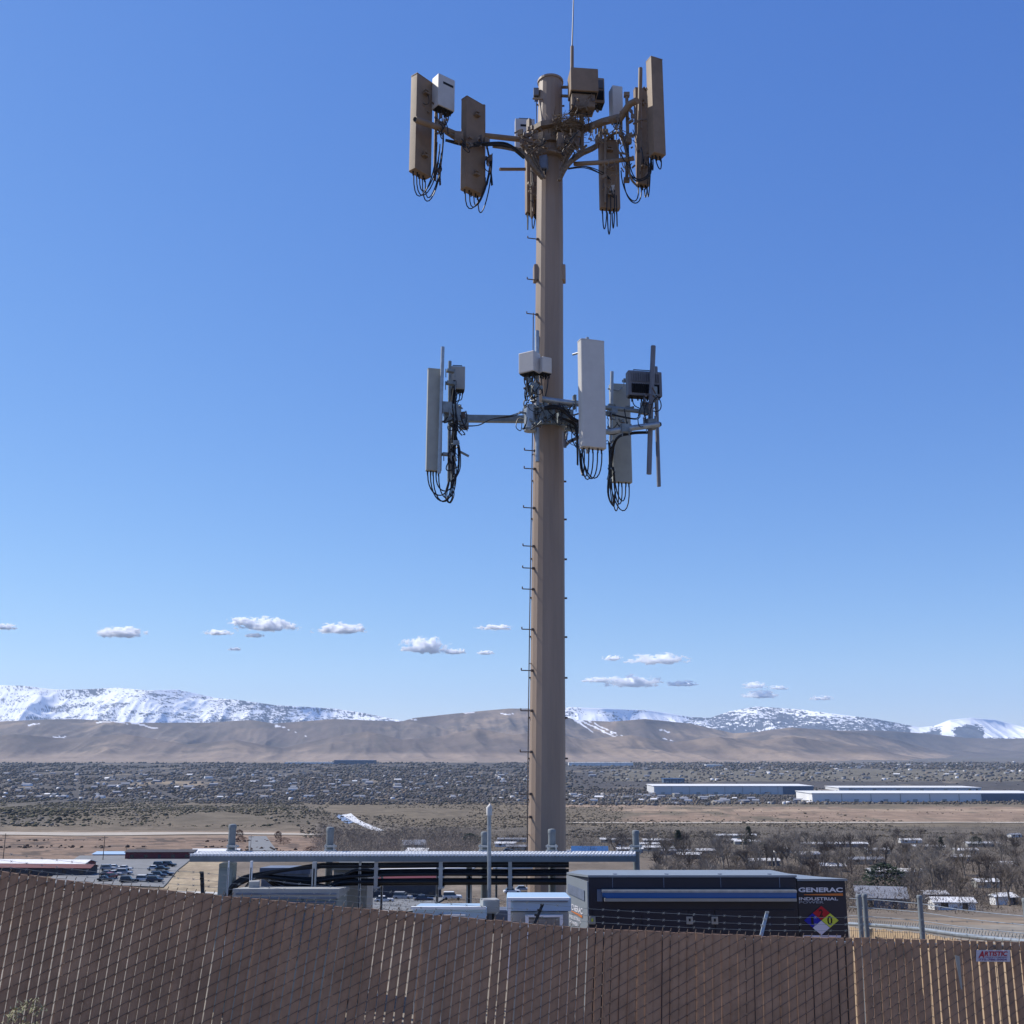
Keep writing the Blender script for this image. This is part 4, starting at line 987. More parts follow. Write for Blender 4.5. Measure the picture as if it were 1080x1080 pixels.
def dig(s,ax,ay,w,h):
    o=at(cx+ax*hw/2-w/2,cy+ay*hh/2+h/2,DT-.007); text(s,o,at(cx+ax*hw/2+w/2,cy+ay*hh/2+h/2,DT-.007)-o,Vector((0,0,at(cx,cy+ay*hh/2-h/2,DT).z-at(cx,cy+ay*hh/2+h/2,DT).z)),M['ink'],pl,bold=.02,name='numeral')
dig('2',0,-1,4.2,8); dig('1',-1,0,2.6,8.5); dig('0',1,0,5.4,9.5)
q=MB(); q.prism([GT(847,989),GT(887,989),GT(887,986.5),GT(847,986.5)],(0,.004,0)); q.build('label_strip',M['d_wht'],g)
q=MB(); q.box(xl-.05,xe+.05,DG-.05,DG+1.5,-.3,.119); q.build('base',M['conc'],g)

# ---------------------------------------------------------------- sheets on the land
def sheet(name,label,poly_px,m,lift=.25,n=14,m2=10):
    """quad patch following the ground, given 4 picture corners"""
    P=[np.array((ground_at(*p).x,ground_at(*p).y)) for p in poly_px]; V=[];Fc=[]
    for i in range(m2+1):
        for j in range(n+1):
            s=j/n;t=i/m2; p=(P[0]*(1-s)+P[1]*s)*(1-t)+(P[3]*(1-s)+P[2]*s)*t; V.append((p[0],p[1],float(hgt(p[0],p[1]))+lift))
    for i in range(m2):
        for j in range(n): a=i*(n+1)+j; Fc.append((a,a+1,a+n+2,a+n+1))
    q=MB(); q.add(V,Fc); return tag(q.build(name,m),label,kind='structure')
sheet('parking_lot','grey asphalt parking lot with parked cars',[(50,930),(172,936),(206,903.5),(84,903)],M['asphalt'])
sheet('road','short asphalt road in the brown field',[(262,899),(292,899),(281,883),(262,883)],M['asphalt'],.3)
sheet('road','pale road below the sandy lot',[(60,938.5),(260,945.5),(260,943.5),(60,936)],M['conc'],.35)
sheet('road','thin pale gravel track crossing the brown field',[(-60,881.2),(345,882),(345,880.4),(-60,879.2)],M['gravelroad'],.4,n=50)
sheet('road','pale dirt track on the right valley floor',[(560,869),(1180,868.2),(1180,867.2),(560,868)],M['gravelroad'],.4,n=60)
sheet('road','grey road behind the leafless trees',[(300,962),(420,968),(470,948),(360,944)],M['asphalt'],.3)

# ---------------------------------------------------------------- buildings in the valley
def gable(name,label,cat,px,py,L,W,H,rot,mw,mr,group=None,rh=1.2,detail=True,lift=0,base=None):
    p=base if base is not None else ground_at(px,py)
    t=thing(name,label,cat,(p.x,p.y,p.z-.3+lift),group)
    q=MB(); q.box(-L/2,L/2,-W/2,W/2,0,H)
    if rh>0: q.add([(-L/2,-W/2,H),(-L/2,W/2,H),(-L/2,0,H+rh),(L/2,-W/2,H),(L/2,W/2,H),(L/2,0,H+rh)],[(0,2,1),(3,4,5)])
    def loc(mb,nm,mt,par):
        me=bpy.data.meshes.new(nm); me.from_pydata([tuple(v) for v in mb.v],[],mb.f); me.materials.append(mt); o=bpy.data.objects.new(nm,me); COL.objects.link(o); o.parent=par; return o
    loc(q,'walls',mw,t)
    q=MB(); e=.35; th=.12
    q.hexa([(-L/2-e,-W/2-e,H-.1),(L/2+e,-W/2-e,H-.1),(L/2+e,0,H+rh),(-L/2-e,0,H+rh),(-L/2-e,-W/2-e,H-.1+th),(L/2+e,-W/2-e,H-.1+th),(L/2+e,0,H+rh+th),(-L/2-e,0,H+rh+th)])
    q.hexa([(-L/2-e,0,H+rh),(L/2+e,0,H+rh),(L/2+e,W/2+e,H-.1),(-L/2-e,W/2+e,H-.1),(-L/2-e,0,H+rh+th),(L/2+e,0,H+rh+th),(L/2+e,W/2+e,H-.1+th),(-L/2-e,W/2+e,H-.1+th)])
    loc(q,'roof',mr,t)
    if detail:
        n=max(2,int(L/5))
        for i in range(n):
            x=-L/2+L*(i+.5)/n; q=MB(); 
            if i==n//2: q.box(x-.5,x+.5,-W/2-.05,-W/2-.002,0,2.1); loc(q,'door',M['darkwall'],t)
            else: q.box(x-.7,x+.7,-W/2-.05,-W/2-.002,1.0,2.1); loc(q,'window',M['glass'],t)
    t.rotation_euler.z=math.radians(rot); return t
gable('commercial_building','long maroon building with white roof at the left photo edge','building',26,917,42,9,2.6,-3,M['maroon'],M['wroof'],rh=1.0)
t=gable('commercial_building','dark maroon canopy building in front of the parking lot at left','building',45,921.5,32,5,2.6,-4,M['darkwall'],M['maroon'],rh=.8)
gable('commercial_building','low long maroon building behind the parking lot','building',171,905.3,25,7,3.0,1,M['maroon'],M['darkwall'],rh=.5)
gable('commercial_building','long low building with white ribbed roof touching the maroon one','building',228,905,17,9,2.6,1,M['cream'],M['wroof'],rh=1.0)
gable('shed','low pale blue roofed shed left of the long maroon building','building',120,901.8,13,10,1.0,0,M['pblue'],M['pblue'],rh=.5,detail=False)
gable('commercial_building','dark maroon hall seen under the hanging black cables','building',412,946,25,12,5.5,6,M['darkwall'],M['maroon'],rh=1.0)
gable('commercial_building','blue roofed hall behind the pole base','building',622,905,13,9,3.0,-3,M['cabd'],M['broof'],rh=1.6)
def flatpatch(name,label,pts,m,lift):
    P=[ground_at(*p) for p in pts]; c=sum(P,Vector())/len(P); V=[]; Fc=[]; n=len(P)
    for k in range(6):
        for p in P: x=c.x+(p.x-c.x)*(k+1)/6; y=c.y+(p.y-c.y)*(k+1)/6; V.append((x,y,float(hgt(x,y))+lift))
    V.append((c.x,c.y,float(hgt(c.x,c.y))+lift)); Fc=[(6*n,i,(i+1)%n) for i in range(n)]+[(k*n+i,(k+1)*n+i,(k+1)*n+(i+1)%n,k*n+(i+1)%n) for k in range(5) for i in range(n)]
    q=MB(); q.add(V,Fc); return tag(q.build(name,m),label,kind='structure')
flatpatch('water','small blue grey pond beside the white bank',[(353,862.5),(361,862),(374,869),(366,871.5),(358,869)],M['pond'],.25)
flatpatch('snow_bank','bright white bank of snow running down beside the pond',[(360,862),(366,860.5),(370,859.3),(378,866),(385,869),(394,872),(405,876),(398,876.8),(386,873.5),(373,869.5)],M['wroof'],.4)
gable('house','stacked pale roofed house left of the dark round tree','house',436,901,9,7,4.2,15,M['cab'],M['groof'],rh=1.6)
gable('house','second pale roofed house in front of the stacked one','house',441,904,8,6,2.4,-12,M['cab'],M['wroof'],rh=1.0)
mh=[(652,888,14,0),(696,889,13,2),(700,897,16,-4),(712,900.5,12,-3),(684,893,9,3),(727,905,9,-5),(664,898.5,10,4),(776,884,16,0),(765,889,9,2),(788,890,10,3),
    (540,887,11,0),(548,896,10,-3),(533,892,8,2),(1036,892.5,13,3),(979,895.5,12,1),(1070,884,5,20),(912,911,14,0),(1060,916,8,0),(1008,908,10,5),(1040,935,9,0),(805,913,12,4),
    (1060,953,6,10),(830,899,10,0),(925,900,9,0),(880,893.5,20,0),(878,918,9,-6),(945,924,17,0),(1004,960,12,-3),(985,950,9,4),(745,900,8,2),(600,902,7,3),(852,905,9,2),(1018,900,9,1),(960,889,8,0)]
for i,(x,y,L,r) in enumerate(mh):
    big=(x,y) in ((880,893.5),(945,924),(1004,960))
    lab='white or grey roofed mobile home among the leafless trees'; gp='mobile homes among the trees'
    if (x,y)==(880,893.5): lab,gp='largest white mobile home above the lettered end of the generator',None
    if (x,y)==(945,924): lab,gp='mobile home with long white roof and brown wall above the dark evergreen',None
    if (x,y)==(1004,960): lab,gp='nearest white roofed mobile home just above the right fence rail',None
    gable('mobile_home',lab,'mobile home',x,y,L*(D_of(y)/420) if not big else L*D_of(y)/330,3.2+random.random()*1.5,2.0,r+random.uniform(-4,4),random.choice([M['cream'],M['cabd'],M['cab'],M['white']]),random.choice([M['wroof'],M['wroof'],M['wroof'],M['groof']]),gp,rh=.6)
gable('house','blue grey house with sloping pale roof beside the dark evergreen','house',930,959,9.5,6,2.7,-14,M['cabd'],M['groof'],rh=1.8)
gable('box_trailer','small white box trailer near the right photo edge','trailer',1055,954,3.6,2.2,2.2,10,M['white'],M['white'],rh=.15,detail=False)
gable('house','slate blue house under the hanging cables right of the vent pipe','house',590,960,8,7,2.8,-12,M['cabd'],M['groof'],rh=1.4)

def warehouse(label,x0,x1,yb,yt,W,mw,mr,bays=8,endm=None):
    D=D_of(yb); a=at(x0,yb,D); b_=at(x1,yb,D); H=at(x0,yt,D).z-a.z; L=b_.x-a.x
    t=thing('warehouse',label,'warehouse',((a.x+b_.x)/2,D,float(hgt(a.x,D))-1)); H=H+ (a.z-t.location.z)
    off=t.location
    q=MB(); q.box(a.x,b_.x,D,D+W,off.z,off.z+H); q.build('walls',mw,t)
    q=MB(); q.box(a.x-1,b_.x+1,D-1,D+W+1,off.z+H+.004,off.z+H+.8); q.build('roof',mr,t)
    for i in range(1,bays):
        x=a.x+L*i/bays; q=MB(); q.box(x-.35,x+.35,D-.5,D-.01,off.z,off.z+H*.96); q.build('downpipe',M['cab'],t)
    for i in range(bays):
        x=a.x+L*(i+.5)/bays; q=MB(); q.box(x-3,x+3,D-.3,D-.01,off.z+1,off.z+5); q.build('dock_door',M['cab'],t)
    if endm:
        q=MB(); x=b_.x-L*endm; q.box(x,b_.x+.3,D-.8,D-.55,off.z,off.z+H*.98); q.build('blue_wall',M['bluewall'],t)
    return t
warehouse('long grey warehouse on the left of the row with a dark right end',690,858,838,829.3,90,M['wwall'],M['wroof'],9,.19)
warehouse('long white warehouse on the right of the row with blue right end',857,1105,846,837,80,M['wwall2'],M['wroof'],8,.28)
warehouse('white roofed warehouse behind the others in the centre of the row',885,1035,834.5,831,80,M['wwall'],M['wroof'],6)
warehouse('distant blue roofed hall at the foot of the hills left of the pole',352,395,806.5,802,60,M['bluewall'],M['broof'],4)
warehouse('distant pale industrial hall at the foot of the hills right of the pole',600,668,808,804.5,60,M['wwall2'],M['wroof'],5)
warehouse('distant pale hall at the foot of the hills above the brush land',300,350,806,804,60,M['wwall2'],M['wroof'],5)
warehouse('small blue hall on the plain above the left warehouse',700,722,826,821.5,30,M['bluewall'],M['broof'],3)
warehouse('small white hall right of the pole above the brush',745,762,809,806.5,40,M['wwall2'],M['wroof'],3)

# far houses: 220 as things, others as one mass
hv=[(-.5,-.5,0),(.5,-.5,0),(.5,.5,0),(-.5,.5,0),(-.5,-.5,.5),(.5,-.5,.5),(.5,.5,.5),(-.5,.5,.5),(-.5,0,.85),(.5,0,.85)]
hf=[(0,1,5,4),(1,2,6),(1,6,5),(2,3,7,6),(3,0,4),(3,4,7),(4,5,9,8),(6,7,8,9),(5,6,9),(7,4,8)]
def housemesh(mw,mr):
    me=bpy.data.meshes.new('house'); me.from_pydata(hv,[],hf); me.materials.append(mw); me.materials.append(mr)
    for i in (6,7): me.polygons[i].material_index=1
    return me
hms=[housemesh(M['cream'],M['groof']),housemesh(M['cab'],M['darkwall']),housemesh(M['cabd'],M['groof']),housemesh(M['white'],M['groof']),housemesh(M['cab'],M['groof']),housemesh(M['cream'],M['wroof']),housemesh(M['cabd'],M['groof'])]
rnd=random.Random(3)
zones=[(-20,560,816,843,105),(600,1080,811,822,30),(600,860,838,848,55),(860,1080,805,812,30)]
zi=0
for (x0,x1,y0,y1,n) in zones:
    zi+=1
    for i in range(n):
        x=rnd.uniform(x0,x1); y=rnd.uniform(y0,y1); p=ground_at(x,y)
        o=bpy.data.objects.new('house',rnd.choice(hms)); COL.objects.link(o); o.location=(p.x,p.y,p.z)
        s=rnd.uniform(7,12)*(.75 if y>835 else 1); o.scale=(s*rnd.uniform(1,1.6),s,s*.55); o.rotation_euler.z=rnd.uniform(-.5,.5)
        tag(o,['small distant house in the tree filled town left of the pole','small distant house on the far plain right of the pole','small house in the neighbourhood just below the left warehouse','tiny house in the pale subdivision at the foot of the right hills'][zi-1],'house','distant houses zone '+['left town','far plain','below warehouse','right subdivision'][zi-1])

# ---------------------------------------------------------------- vegetation
def blobs(name,label,pts,sx,sz,cols,mat_,seed=1,squash=.8):
    """irregular eight-sided clumps, one per point"""
    r=np.random.default_rng(seed); n=len(pts)
    ov=np.array([(1,0,0),(0,1,0),(-1,0,0),(0,-1,0),(.6,.6,.75),(-.6,.6,.8),(-.6,-.6,.7),(.6,-.6,.75),(0,0,1.15),(0,0,-.2)])
    of=np.array([(0,1,4),(1,5,4),(1,2,5),(2,6,5),(2,3,6),(3,7,6),(3,0,7),(0,4,7),(4,5,8),(5,6,8),(6,7,8),(7,4,8),(1,0,9),(2,1,9),(3,2,9),(0,3,9)])
    V=ov[None]*(1+r.uniform(-.38,.38,(n,10,3)))
    ang=r.uniform(0,6.28,n); ca,sa=np.cos(ang)[:,None],np.sin(ang)[:,None]
    V=np.stack([V[...,0]*ca-V[...,1]*sa,V[...,0]*sa+V[...,1]*ca,V[...,2]],-1)
    V[...,0]*=sx[:,None]; V[...,1]*=sx[:,None]; V[...,2]*=sz[:,None]
    V+=np.asarray(pts)[:,None,:]
    Fc=(of[None]+(np.arange(n)*10)[:,None,None]).reshape(-1,3)
    col=np.repeat(cols,10,0)
    o=np_mesh(name,V.reshape(-1,3),Fc,mat_,col); return tag(o,label,kind='stuff')
def scatter(n,x0,x1,y0,y1,seed,dens=None):
    r=np.random.default_rng(seed); px=r.uniform(x0,x1,n); py=r.uniform(y0,y1,n)
    D=np.exp(np.interp(-py,-PY[4:],np.log(PD[4:]))); X=(px-540)/F*D*1.02
    if dens is not None:
        k=dens(px,py,X,D,r); px,py,D,X=px[k],py[k],D[k],X[k]
    return px,py,np.stack([X,D,hgt(X,D)],-1),r
def mix(r,n,pal,j=.2):
    pal=np.array(pal); c=pal[r.integers(0,len(pal),n)]; return c*(1+r.uniform(-j,j,(n,1)))
tp=[(.07,.06,.054),(.095,.078,.066),(.06,.053,.05),(.12,.10,.085),(.105,.09,.065),(.035,.04,.034),(.085,.075,.075),(.14,.125,.115),(.12,.115,.11)]
def d1(px,py,X,D,r):
    f=fbm(X*.006,D*.0022,4,31)
    field=((py>824)&(py<829.5)&(px>120)&(px<245))
    right=((px>600)&(py>812)&(py<832)); wh=(px>685)&(py>825)&(py<848)
    u=X*.92+D*.38; v_=-X*.38+D*.92; st=((u%135)<11)|((v_%210)<20)
    blk=fbm(X*.012,D*.004,3,88)
    return (f>.35)&~field&~(st&(D<4200))&(blk>.36)&~(right&(r.uniform(size=len(px))<.8))&~(wh&(r.uniform(size=len(px))<.93))
px_,py_,P,r=scatter(52000,-40,1120,804.5,848.5,1,d1)
n=len(P); s=r.uniform(1.3,3.9,n)*np.clip(P[:,1]/2300,.5,1.7); blobs('distant_trees','dark leafless tree cover filling the distant town',P,s,s*r.uniform(.6,1.0,n),mix(r,n,tp),M['blobs'],2)
px_,py_,P,r=scatter(4200,600,1120,839,848.5,21)
n=len(P); s=r.uniform(1.0,2.3,n); blobs('neighbourhood_trees','dark leafless trees and roofs just below the warehouses',P,s,s*r.uniform(.6,1.0,n),mix(r,n,tp),M['blobs'],22)
px_,py_,P,r=scatter(21000,-40,400,843,877,5,lambda px,py,X,D,r:(px<330+(r.uniform(size=len(px))-.5)*60)&(fbm(X*.02,D*.006,3,66)>.36)&((py<873)|(r.uniform(size=len(px))<.4)))
n=len(P); s=(np.abs(r.normal(.42,.5,n))+.25)*np.where(px_<120,1.35,1); blobs('sagebrush','low grey green sagebrush and pale rocks covering the left ridge',P,s,s*.7,mix(r,n,[(.10,.09,.055),(.13,.115,.07),(.065,.058,.04),(.15,.13,.09),(.085,.077,.05),(.05,.045,.038),(.11,.10,.06),(.06,.055,.04),(.2,.18,.155)]),M['blobs'],6)
px_,py_,P,r=scatter(17000,330,1120,846,884,7,lambda px,py,X,D,r:(fbm(X*.01,D*.006,3,41)>.42)&~((px>650)&(py>850)&(py<866)&(r.uniform(size=len(px))<.93)))
n=len(P); s=np.abs(r.normal(.38,.4,n))+.2; blobs('valley_brush','low olive brown brush dotting the open valley floor',P,s,s*.7,mix(r,n,[(.085,.07,.048),(.11,.09,.065),(.06,.05,.04),(.13,.11,.075)]),M['blobs'],8)
px_,py_,P,r=scatter(900,-40,345,884,902,9,lambda px,py,X,D,r:fbm(X*.02,D*.02,3,43)>.57)
n=len(P); s=np.abs(r.normal(.38,.25,n))+.18; blobs('field_brush','dark tumbleweed brush on the brown field at left',P,s,s*.8,mix(r,n,[(.075,.05,.04),(.05,.04,.035)]),M['blobs'],10)
px_,py_,P,r=scatter(1500,-40,1120,947,966,12,lambda px,py,X,D,r:(D>110)&((px>240)|(py>950)))
HB=(P,r)

def roofs(n,x0,x1,y0,y1,seed,name,label):
    a_,b_,P,r=scatter(n,x0,x1,y0,y1,seed,lambda px,py,X,D,r:~((px>685)&(py>825)&(py<847)))
    n=len(P); sc=np.clip(P[:,1]/3600,.38,1.1); L=r.uniform(3.5,7,n)*sc; W=r.uniform(2.5,4.5,n)*sc; H=r.uniform(2.2,3.6,n)*sc**.5; ro=r.choice([0,.3,-.25,1.57],n); c,s_=np.cos(ro),np.sin(ro)
    ov=np.array(hv,float); ov[:,2]=np.where(ov[:,2]>.6,1.35,np.where(ov[:,2]>.2,1,0)); V=np.repeat(ov[None],n,0); x=V[...,0]*2*L[:,None]; y=V[...,1]*2*W[:,None]
    V=np.stack([x*c[:,None]-y*s_[:,None],x*s_[:,None]+y*c[:,None],V[...,2]*H[:,None]*1.3-.5],-1)+P[:,None,:]
    tri=np.array([(0,1,5),(0,5,4),(1,2,6),(1,6,5),(2,3,7),(2,7,6),(3,0,4),(3,4,7),(4,5,9),(4,9,8),(6,7,8),(6,8,9),(5,6,9),(7,4,8)])
    Fc=(tri[None]+(np.arange(n)*10)[:,None,None]).reshape(-1,3)
    pal=np.array([(.20,.19,.18),(.10,.10,.105),(.15,.14,.135),(.34,.33,.32),(.08,.085,.10),(.18,.145,.115),(.6,.6,.6)]); col=np.repeat(pal[r.choice(7,n,p=[.2,.22,.2,.08,.14,.12,.04])],10,0)
    tag(np_mesh(name,V.reshape(-1,3),Fc,M['blobs'],col),label,kind='stuff')
roofs(1300,-40,600,812,846,71,'distant_roofs','countless tiny muted roofs of the town left of the pole')
roofs(420,600,860,838,849,72,'neighbourhood_roofs','close set small roofs just below the left warehouse')
roofs(380,640,1120,804,824,73,'subdivision_roofs','countless tiny roofs on the far plain at right')
# fuzzy mass of leafless crowns (twigs as slivers)
def twigmass(name,label,P,h,w,cols,seed,k=46):
    r=np.random.default_rng(seed); n=len(P)
    a=r.uniform(0,6.28,(n,k)); rad=np.sqrt(r.uniform(0,1,(n,k))); zz=r.uniform(0.12,1,(n,k))
    prof_=np.sin(np.clip(zz,0,1)*2.75+.25)
    bx=rad*np.cos(a)*prof_*w[:,None]*.5; by=rad*np.sin(a)*prof_*w[:,None]*.5; bz=zz*h[:,None]
    L=r.uniform(.08,.22,(n,k))*h[:,None]; dx=np.cos(a)*.5+r.normal(0,.35,(n,k)); dy=np.sin(a)*.5+r.normal(0,.35,(n,k)); dz=r.uniform(.3,1,(n,k))
    nn=np.sqrt(dx*dx+dy*dy+dz*dz); dx,dy,dz=dx/nn*L,dy/nn*L,dz/nn*L
    wd=r.uniform(.03,.075,(n,k)); ta=r.uniform(0,6.28,(n,k))
    B=np.stack([bx,by,bz],-1)+P[:,None,:]; Dv=np.stack([dx,dy,dz],-1); S=np.stack([np.cos(ta)*wd,np.sin(ta)*wd,0*wd],-1)
    V=np.stack([B-S,B+S,B+Dv],2).reshape(-1,3); Fc=np.arange(len(V)).reshape(-1,3)
    col=np.repeat(np.repeat(cols,k,0),3,0)
    o=np_mesh(name,V,Fc,M['blobs'],col); return tag(o,label,kind='stuff')
bp=[(.125,.105,.092),(.105,.09,.08),(.15,.125,.105),(.085,.07,.062)]
def d2(px,py,X,D,r):
    return (fbm(X*.012,D*.012,3,51)>.40)&((px>345)&((px>600)|(py<903)))&~((py<880)&(px>600)&(r.uniform(size=len(px))<.55))
px_,py_,P,r=scatter(2600,345,1120,872,907,14,d2); n=len(P)
twigmass('leafless_woods','hazy grey brown mass of leafless crowns across the valley bottom',P,r.uniform(4,9,n),r.uniform(5,9,n),mix(r,n,bp),15)
px_,py_,P,r=scatter(1500,345,505,877,912,77); n=len(P)
twigmass('leafless_grove','fuzzy pale brown leafless grove beyond the left half of the cable bridge',P,r.uniform(3.5,7.5,n),r.uniform(3.5,7,n),mix(r,n,[(.27,.225,.185),(.23,.19,.16),(.17,.14,.12)]),78)
px_,py_,P,r=scatter(2100,690,1120,905,965,16,lambda px,py,X,D,r:(fbm(X*.03,D*.03,3,61)>.36)); n=len(P)
twigmass('roadside_brush','thin leafless undergrowth between the near trees on the right',P,r.uniform(2,5.5,n),r.uniform(3.5,7,n),mix(r,n,bp),17,k=70)

def bare_tree(seed,H=9.0,m='bark',spread=.62,minr=.012):
    r=random.Random(seed); trunk=MB(); crown=MB()
    def grow(p,d,L,rad,lev,mb):
        mid=p+d*L*.5+Vector((r.gauss(0,.05),r.gauss(0,.05),0))*L; e=p+d*L
        n=5 if lev<2 else 3
        mb.tube([p,mid,e],[rad,rad*.82,rad*.62],n,False)
        if lev>=6 or rad<minr*.9: return
        k=3
        for i in range(k):
            a=r.uniform(0,2*pi); s=spread*r.uniform(.5,1.25)*(1.0 if lev else .7)
            x=d.orthogonal().normalized(); y=d.cross(x)
            nd=(d+(x*math.cos(a)+y*math.sin(a))*s+Vector((0,0,.12))).normalized()
            st=e if i==0 else p+d*L*r.uniform(.55,1)
            grow(st,nd,L*r.uniform(.62,.85),rad*r.uniform(.5,.68),lev+1,crown if lev>=1 else trunk)
    grow(Vector((0,0,-.3)),Vector((r.gauss(0,.06),r.gauss(0,.06),1)).normalized(),H*.24,H*.026,0,trunk)
    t=bpy.data.objects.new('bare_tree',None)
    def loc(mb,nm,mt):
        me=bpy.data.meshes.new(nm); me.from_pydata([tuple(v) for v in mb.v],[],mb.f); me.materials.append(mt); o=bpy.data.objects.new(nm,me); COL.objects.link(o); o.parent=t
    COL.objects.link(t); loc(trunk,'trunk',M[m]); loc(crown,'crown',M[m]); return t
protos=[bare_tree(s,9+.4*s,m) for s,m in ((1,'bark'),(2,'bark'),(3,'bark2'),(4,'barkp'),(5,'bark'),(6,'barkp'))]
rt=random.Random(8); used=set(); spots=[]
named=[(985,947,1.5,3,'large leafless tree with pale trunk standing in the middle of the right trees'),(935,915,1.25,2,'dark trunked leafless tree above the dark evergreen'),(868,906,1.3,0,'leafless tree rising right behind the lettered end of the generator'),(1010,945,1.3,1,'leafless tree right of the large pale trunked one')]
for i in range(285):
    for _ in range(30):
        y=rt.uniform(884,958); x=rt.uniform(640,1110) if rt.random()<.985 else rt.uniform(372,500)
        if x<600 and y>902: continue
        if x<690 and y>905: continue
        if 890<x<965 and 935<y<962: continue
        break
    spots.append((x,y,rt.uniform(.75,1.3)*(1 if y>895 else .8),rt.randrange(6),None))
for (x,y,s,k,lab) in named+spots:
    pr=protos[k]
    if k in used: t=copy_tree(pr)
    else: t=pr; used.add(k)
    p=ground_at(x,y); t.location=(p.x,p.y,p.z); t.rotation_euler.z=rt.uniform(0,6.28); t.scale=(s*rt.uniform(.9,1.15),)*2+(s*.95,)
    if lab: tag(t,lab,'tree')
    else:
        pale=k in (3,5)
        for key in ('group',): 
            if key in t: del t[key]
        zone=('left of the pole' if x<560 else 'on the right')
        kind_={0:'grey brown',1:'grey brown',2:'dark brown',3:'pale barked',4:'grey brown',5:'pale barked'}[k]
        tag(t,f'{kind_} leafless tree in the valley {zone}','tree',f'{kind_} leafless trees {zone}')
for k,pr in enumerate(protos):
    if k not in used: 
        for c in list(pr.children): bpy.data.objects.remove(c)
        bpy.data.objects.remove(pr)
def evergreen(label,px,py,H,W,m='pine',seed=1,shape='round'):
    p=ground_at(px,py); t=thing('evergreen_tree' if m=='pine' else 'russet_bush',label,'tree' if m=='pine' else 'bush',(p.x,p.y,p.z-.2))
    r=random.Random(seed); q=MB(); q.tube([p,p+Vector((0,0,H*.5)),p+Vector((0,0,H*.93))],[H*.03,H*.02,.03],6); q.build('trunk',M['bark2'],t)
    q=MB(); N=int(900)
    for i in range(N):
        z=r.random()**.8; a=r.uniform(0,2*pi)
        pr_=(1-z)**.75 if shape=='cone' else math.sin(min(1,z*.95+.08)*pi)**.5
        rr_=W/2*pr_*math.sqrt(r.uniform(.25,1))*(1+.28*math.sin(a*3+z*9+seed))
        c=p+Vector((rr_*math.cos(a),rr_*math.sin(a),H*(.08+.92*z)))
        s=H*.05*r.uniform(.6,1.5); d=Vector((math.cos(a),math.sin(a),r.uniform(-.4,.5)))*s; u=Vector((-math.sin(a),math.cos(a),r.uniform(-.6,.6)))*s*.5; w=Vector((0,0,s*.5))
        q.add([c-u,c+u,c+d*1.5+w*.3,c+w],[(0,1,2),(1,3,2),(3,0,2),(0,3,1)])
    q.build('crown',M[m],t); return t
evergreen('dark round evergreen left of the vent pipe',496,894,7.0,8.5,seed=2)
evergreen('large dark spreading evergreen right of the generator',935,951,8.5,10.5,seed=3)
evergreen('tall dark evergreen above the middle of the generator',790,893,9.5,6,seed=4,shape='cone')
evergreen('narrow dark evergreen among the mobile homes',716,898,9,5,seed=5,shape='cone')
evergreen('small dark evergreen between white roofs at right',993,897,6,3,seed=6,shape='cone')
evergreen('broad dark evergreen near the right photo edge',1030,893,5,6,seed=7)
evergreen('dark evergreen in front of the white mobile homes',805,903,5,8,seed=9)
evergreen('upper russet bush left of the short asphalt road',252,884,4.5,5,'rust',11)
evergreen('upper russet bush right of the short asphalt road',293,886,4.5,4,'rust',12)
evergreen('lower russet bush right of the short asphalt road',299,892,3.5,7,'rust',13)
evergreen('lower russet bush left of the short asphalt road',254,890,3.5,5,'rust',14)
evergreen('dark bush above the left half of the cable bridge',328,900,2.6,6,'rust',15)
# near sagebrush at the fence foot
p=at(30,1100,7.2); gz=float(hgt(p.x,p.y)); tip=at(38,1057,7.2).z
sb=thing('sagebrush_plant','grey green sagebrush tip poking up at the bottom left corner','plant',(p.x,p.y,gz))
r=random.Random(4); q=MB(); lf=MB()
tops=[(16,1066),(24,1061),(29,1058),(39,1057.5),(44,1063),(12,1072),(33,1066),(20,1070)]
for (tx,ty) in tops:
    e=at(tx,ty,7.2+r.uniform(-.08,.08)); b0=Vector((p.x+r.uniform(-.08,.08),p.y,gz)); P=bez(b0,b0+Vector((0,0,.5)),e-Vector((0,0,.4)),e,10); q.tube(P,[.01-.0008*i for i in range(11)],5)
    for i in range(5,11):
        for k in range(26):
            c=P[i]+Vector((r.gauss(0,.018),r.gauss(0,.018),r.uniform(-.05,.02))); a=r.uniform(0,6.28)
            d=Vector((math.cos(a),math.sin(a),r.uniform(.3,1.4))).normalized()*r.uniform(.015,.028); u=Vector((-math.sin(a),math.cos(a),0))*.004
            lf.add([c-u,c+u,c+d+u*.6,c+d-u*.6],[(0,1,2,3)])
q.build('stems',M['bark'],sb); lf.build('leaves',M['sagenear'],sb)

# utility poles
def upole(label,px,yb,yt,arm=True,r=.16,group=None):
    D=D_of(yb); p=ground_at(px,yb); H=at(px,yt,D).z-p.z
    t=thing('utility_pole',label,'pole',(p.x,p.y,p.z),group)
    q=MB(); q.tube([p-Vector((0,0,.4)),p+Vector((0,0,H))],[r,r*.7],6); q.build('mast',M['wood'],t)
    if arm: q=MB(); q.obox(p+Vector((0,0,H*.9)),(1,0,0),(0,1,0),(0,0,1),2.2,.12,.14); q.build('crossarm',M['wood'],t)
upole('dark utility pole at the back edge of the parking lot',108.5,907,881)
upole('dark utility pole at the left photo edge',3,908,879)
upole('short lamp pole at the front of the parking lot',104.5,928,914,False,.1)
upole('thin pole left of the long maroon building',132.5,905,893,False,.09)
upole('dark utility pole beside the cable bridge in the brown field',264,900,881,True,.1)
upole('tall dark utility pole near the right photo edge',1053,958,916,True,.14)
upole('thin dark pole behind the generator among the trees',757,905,886,True,.12)

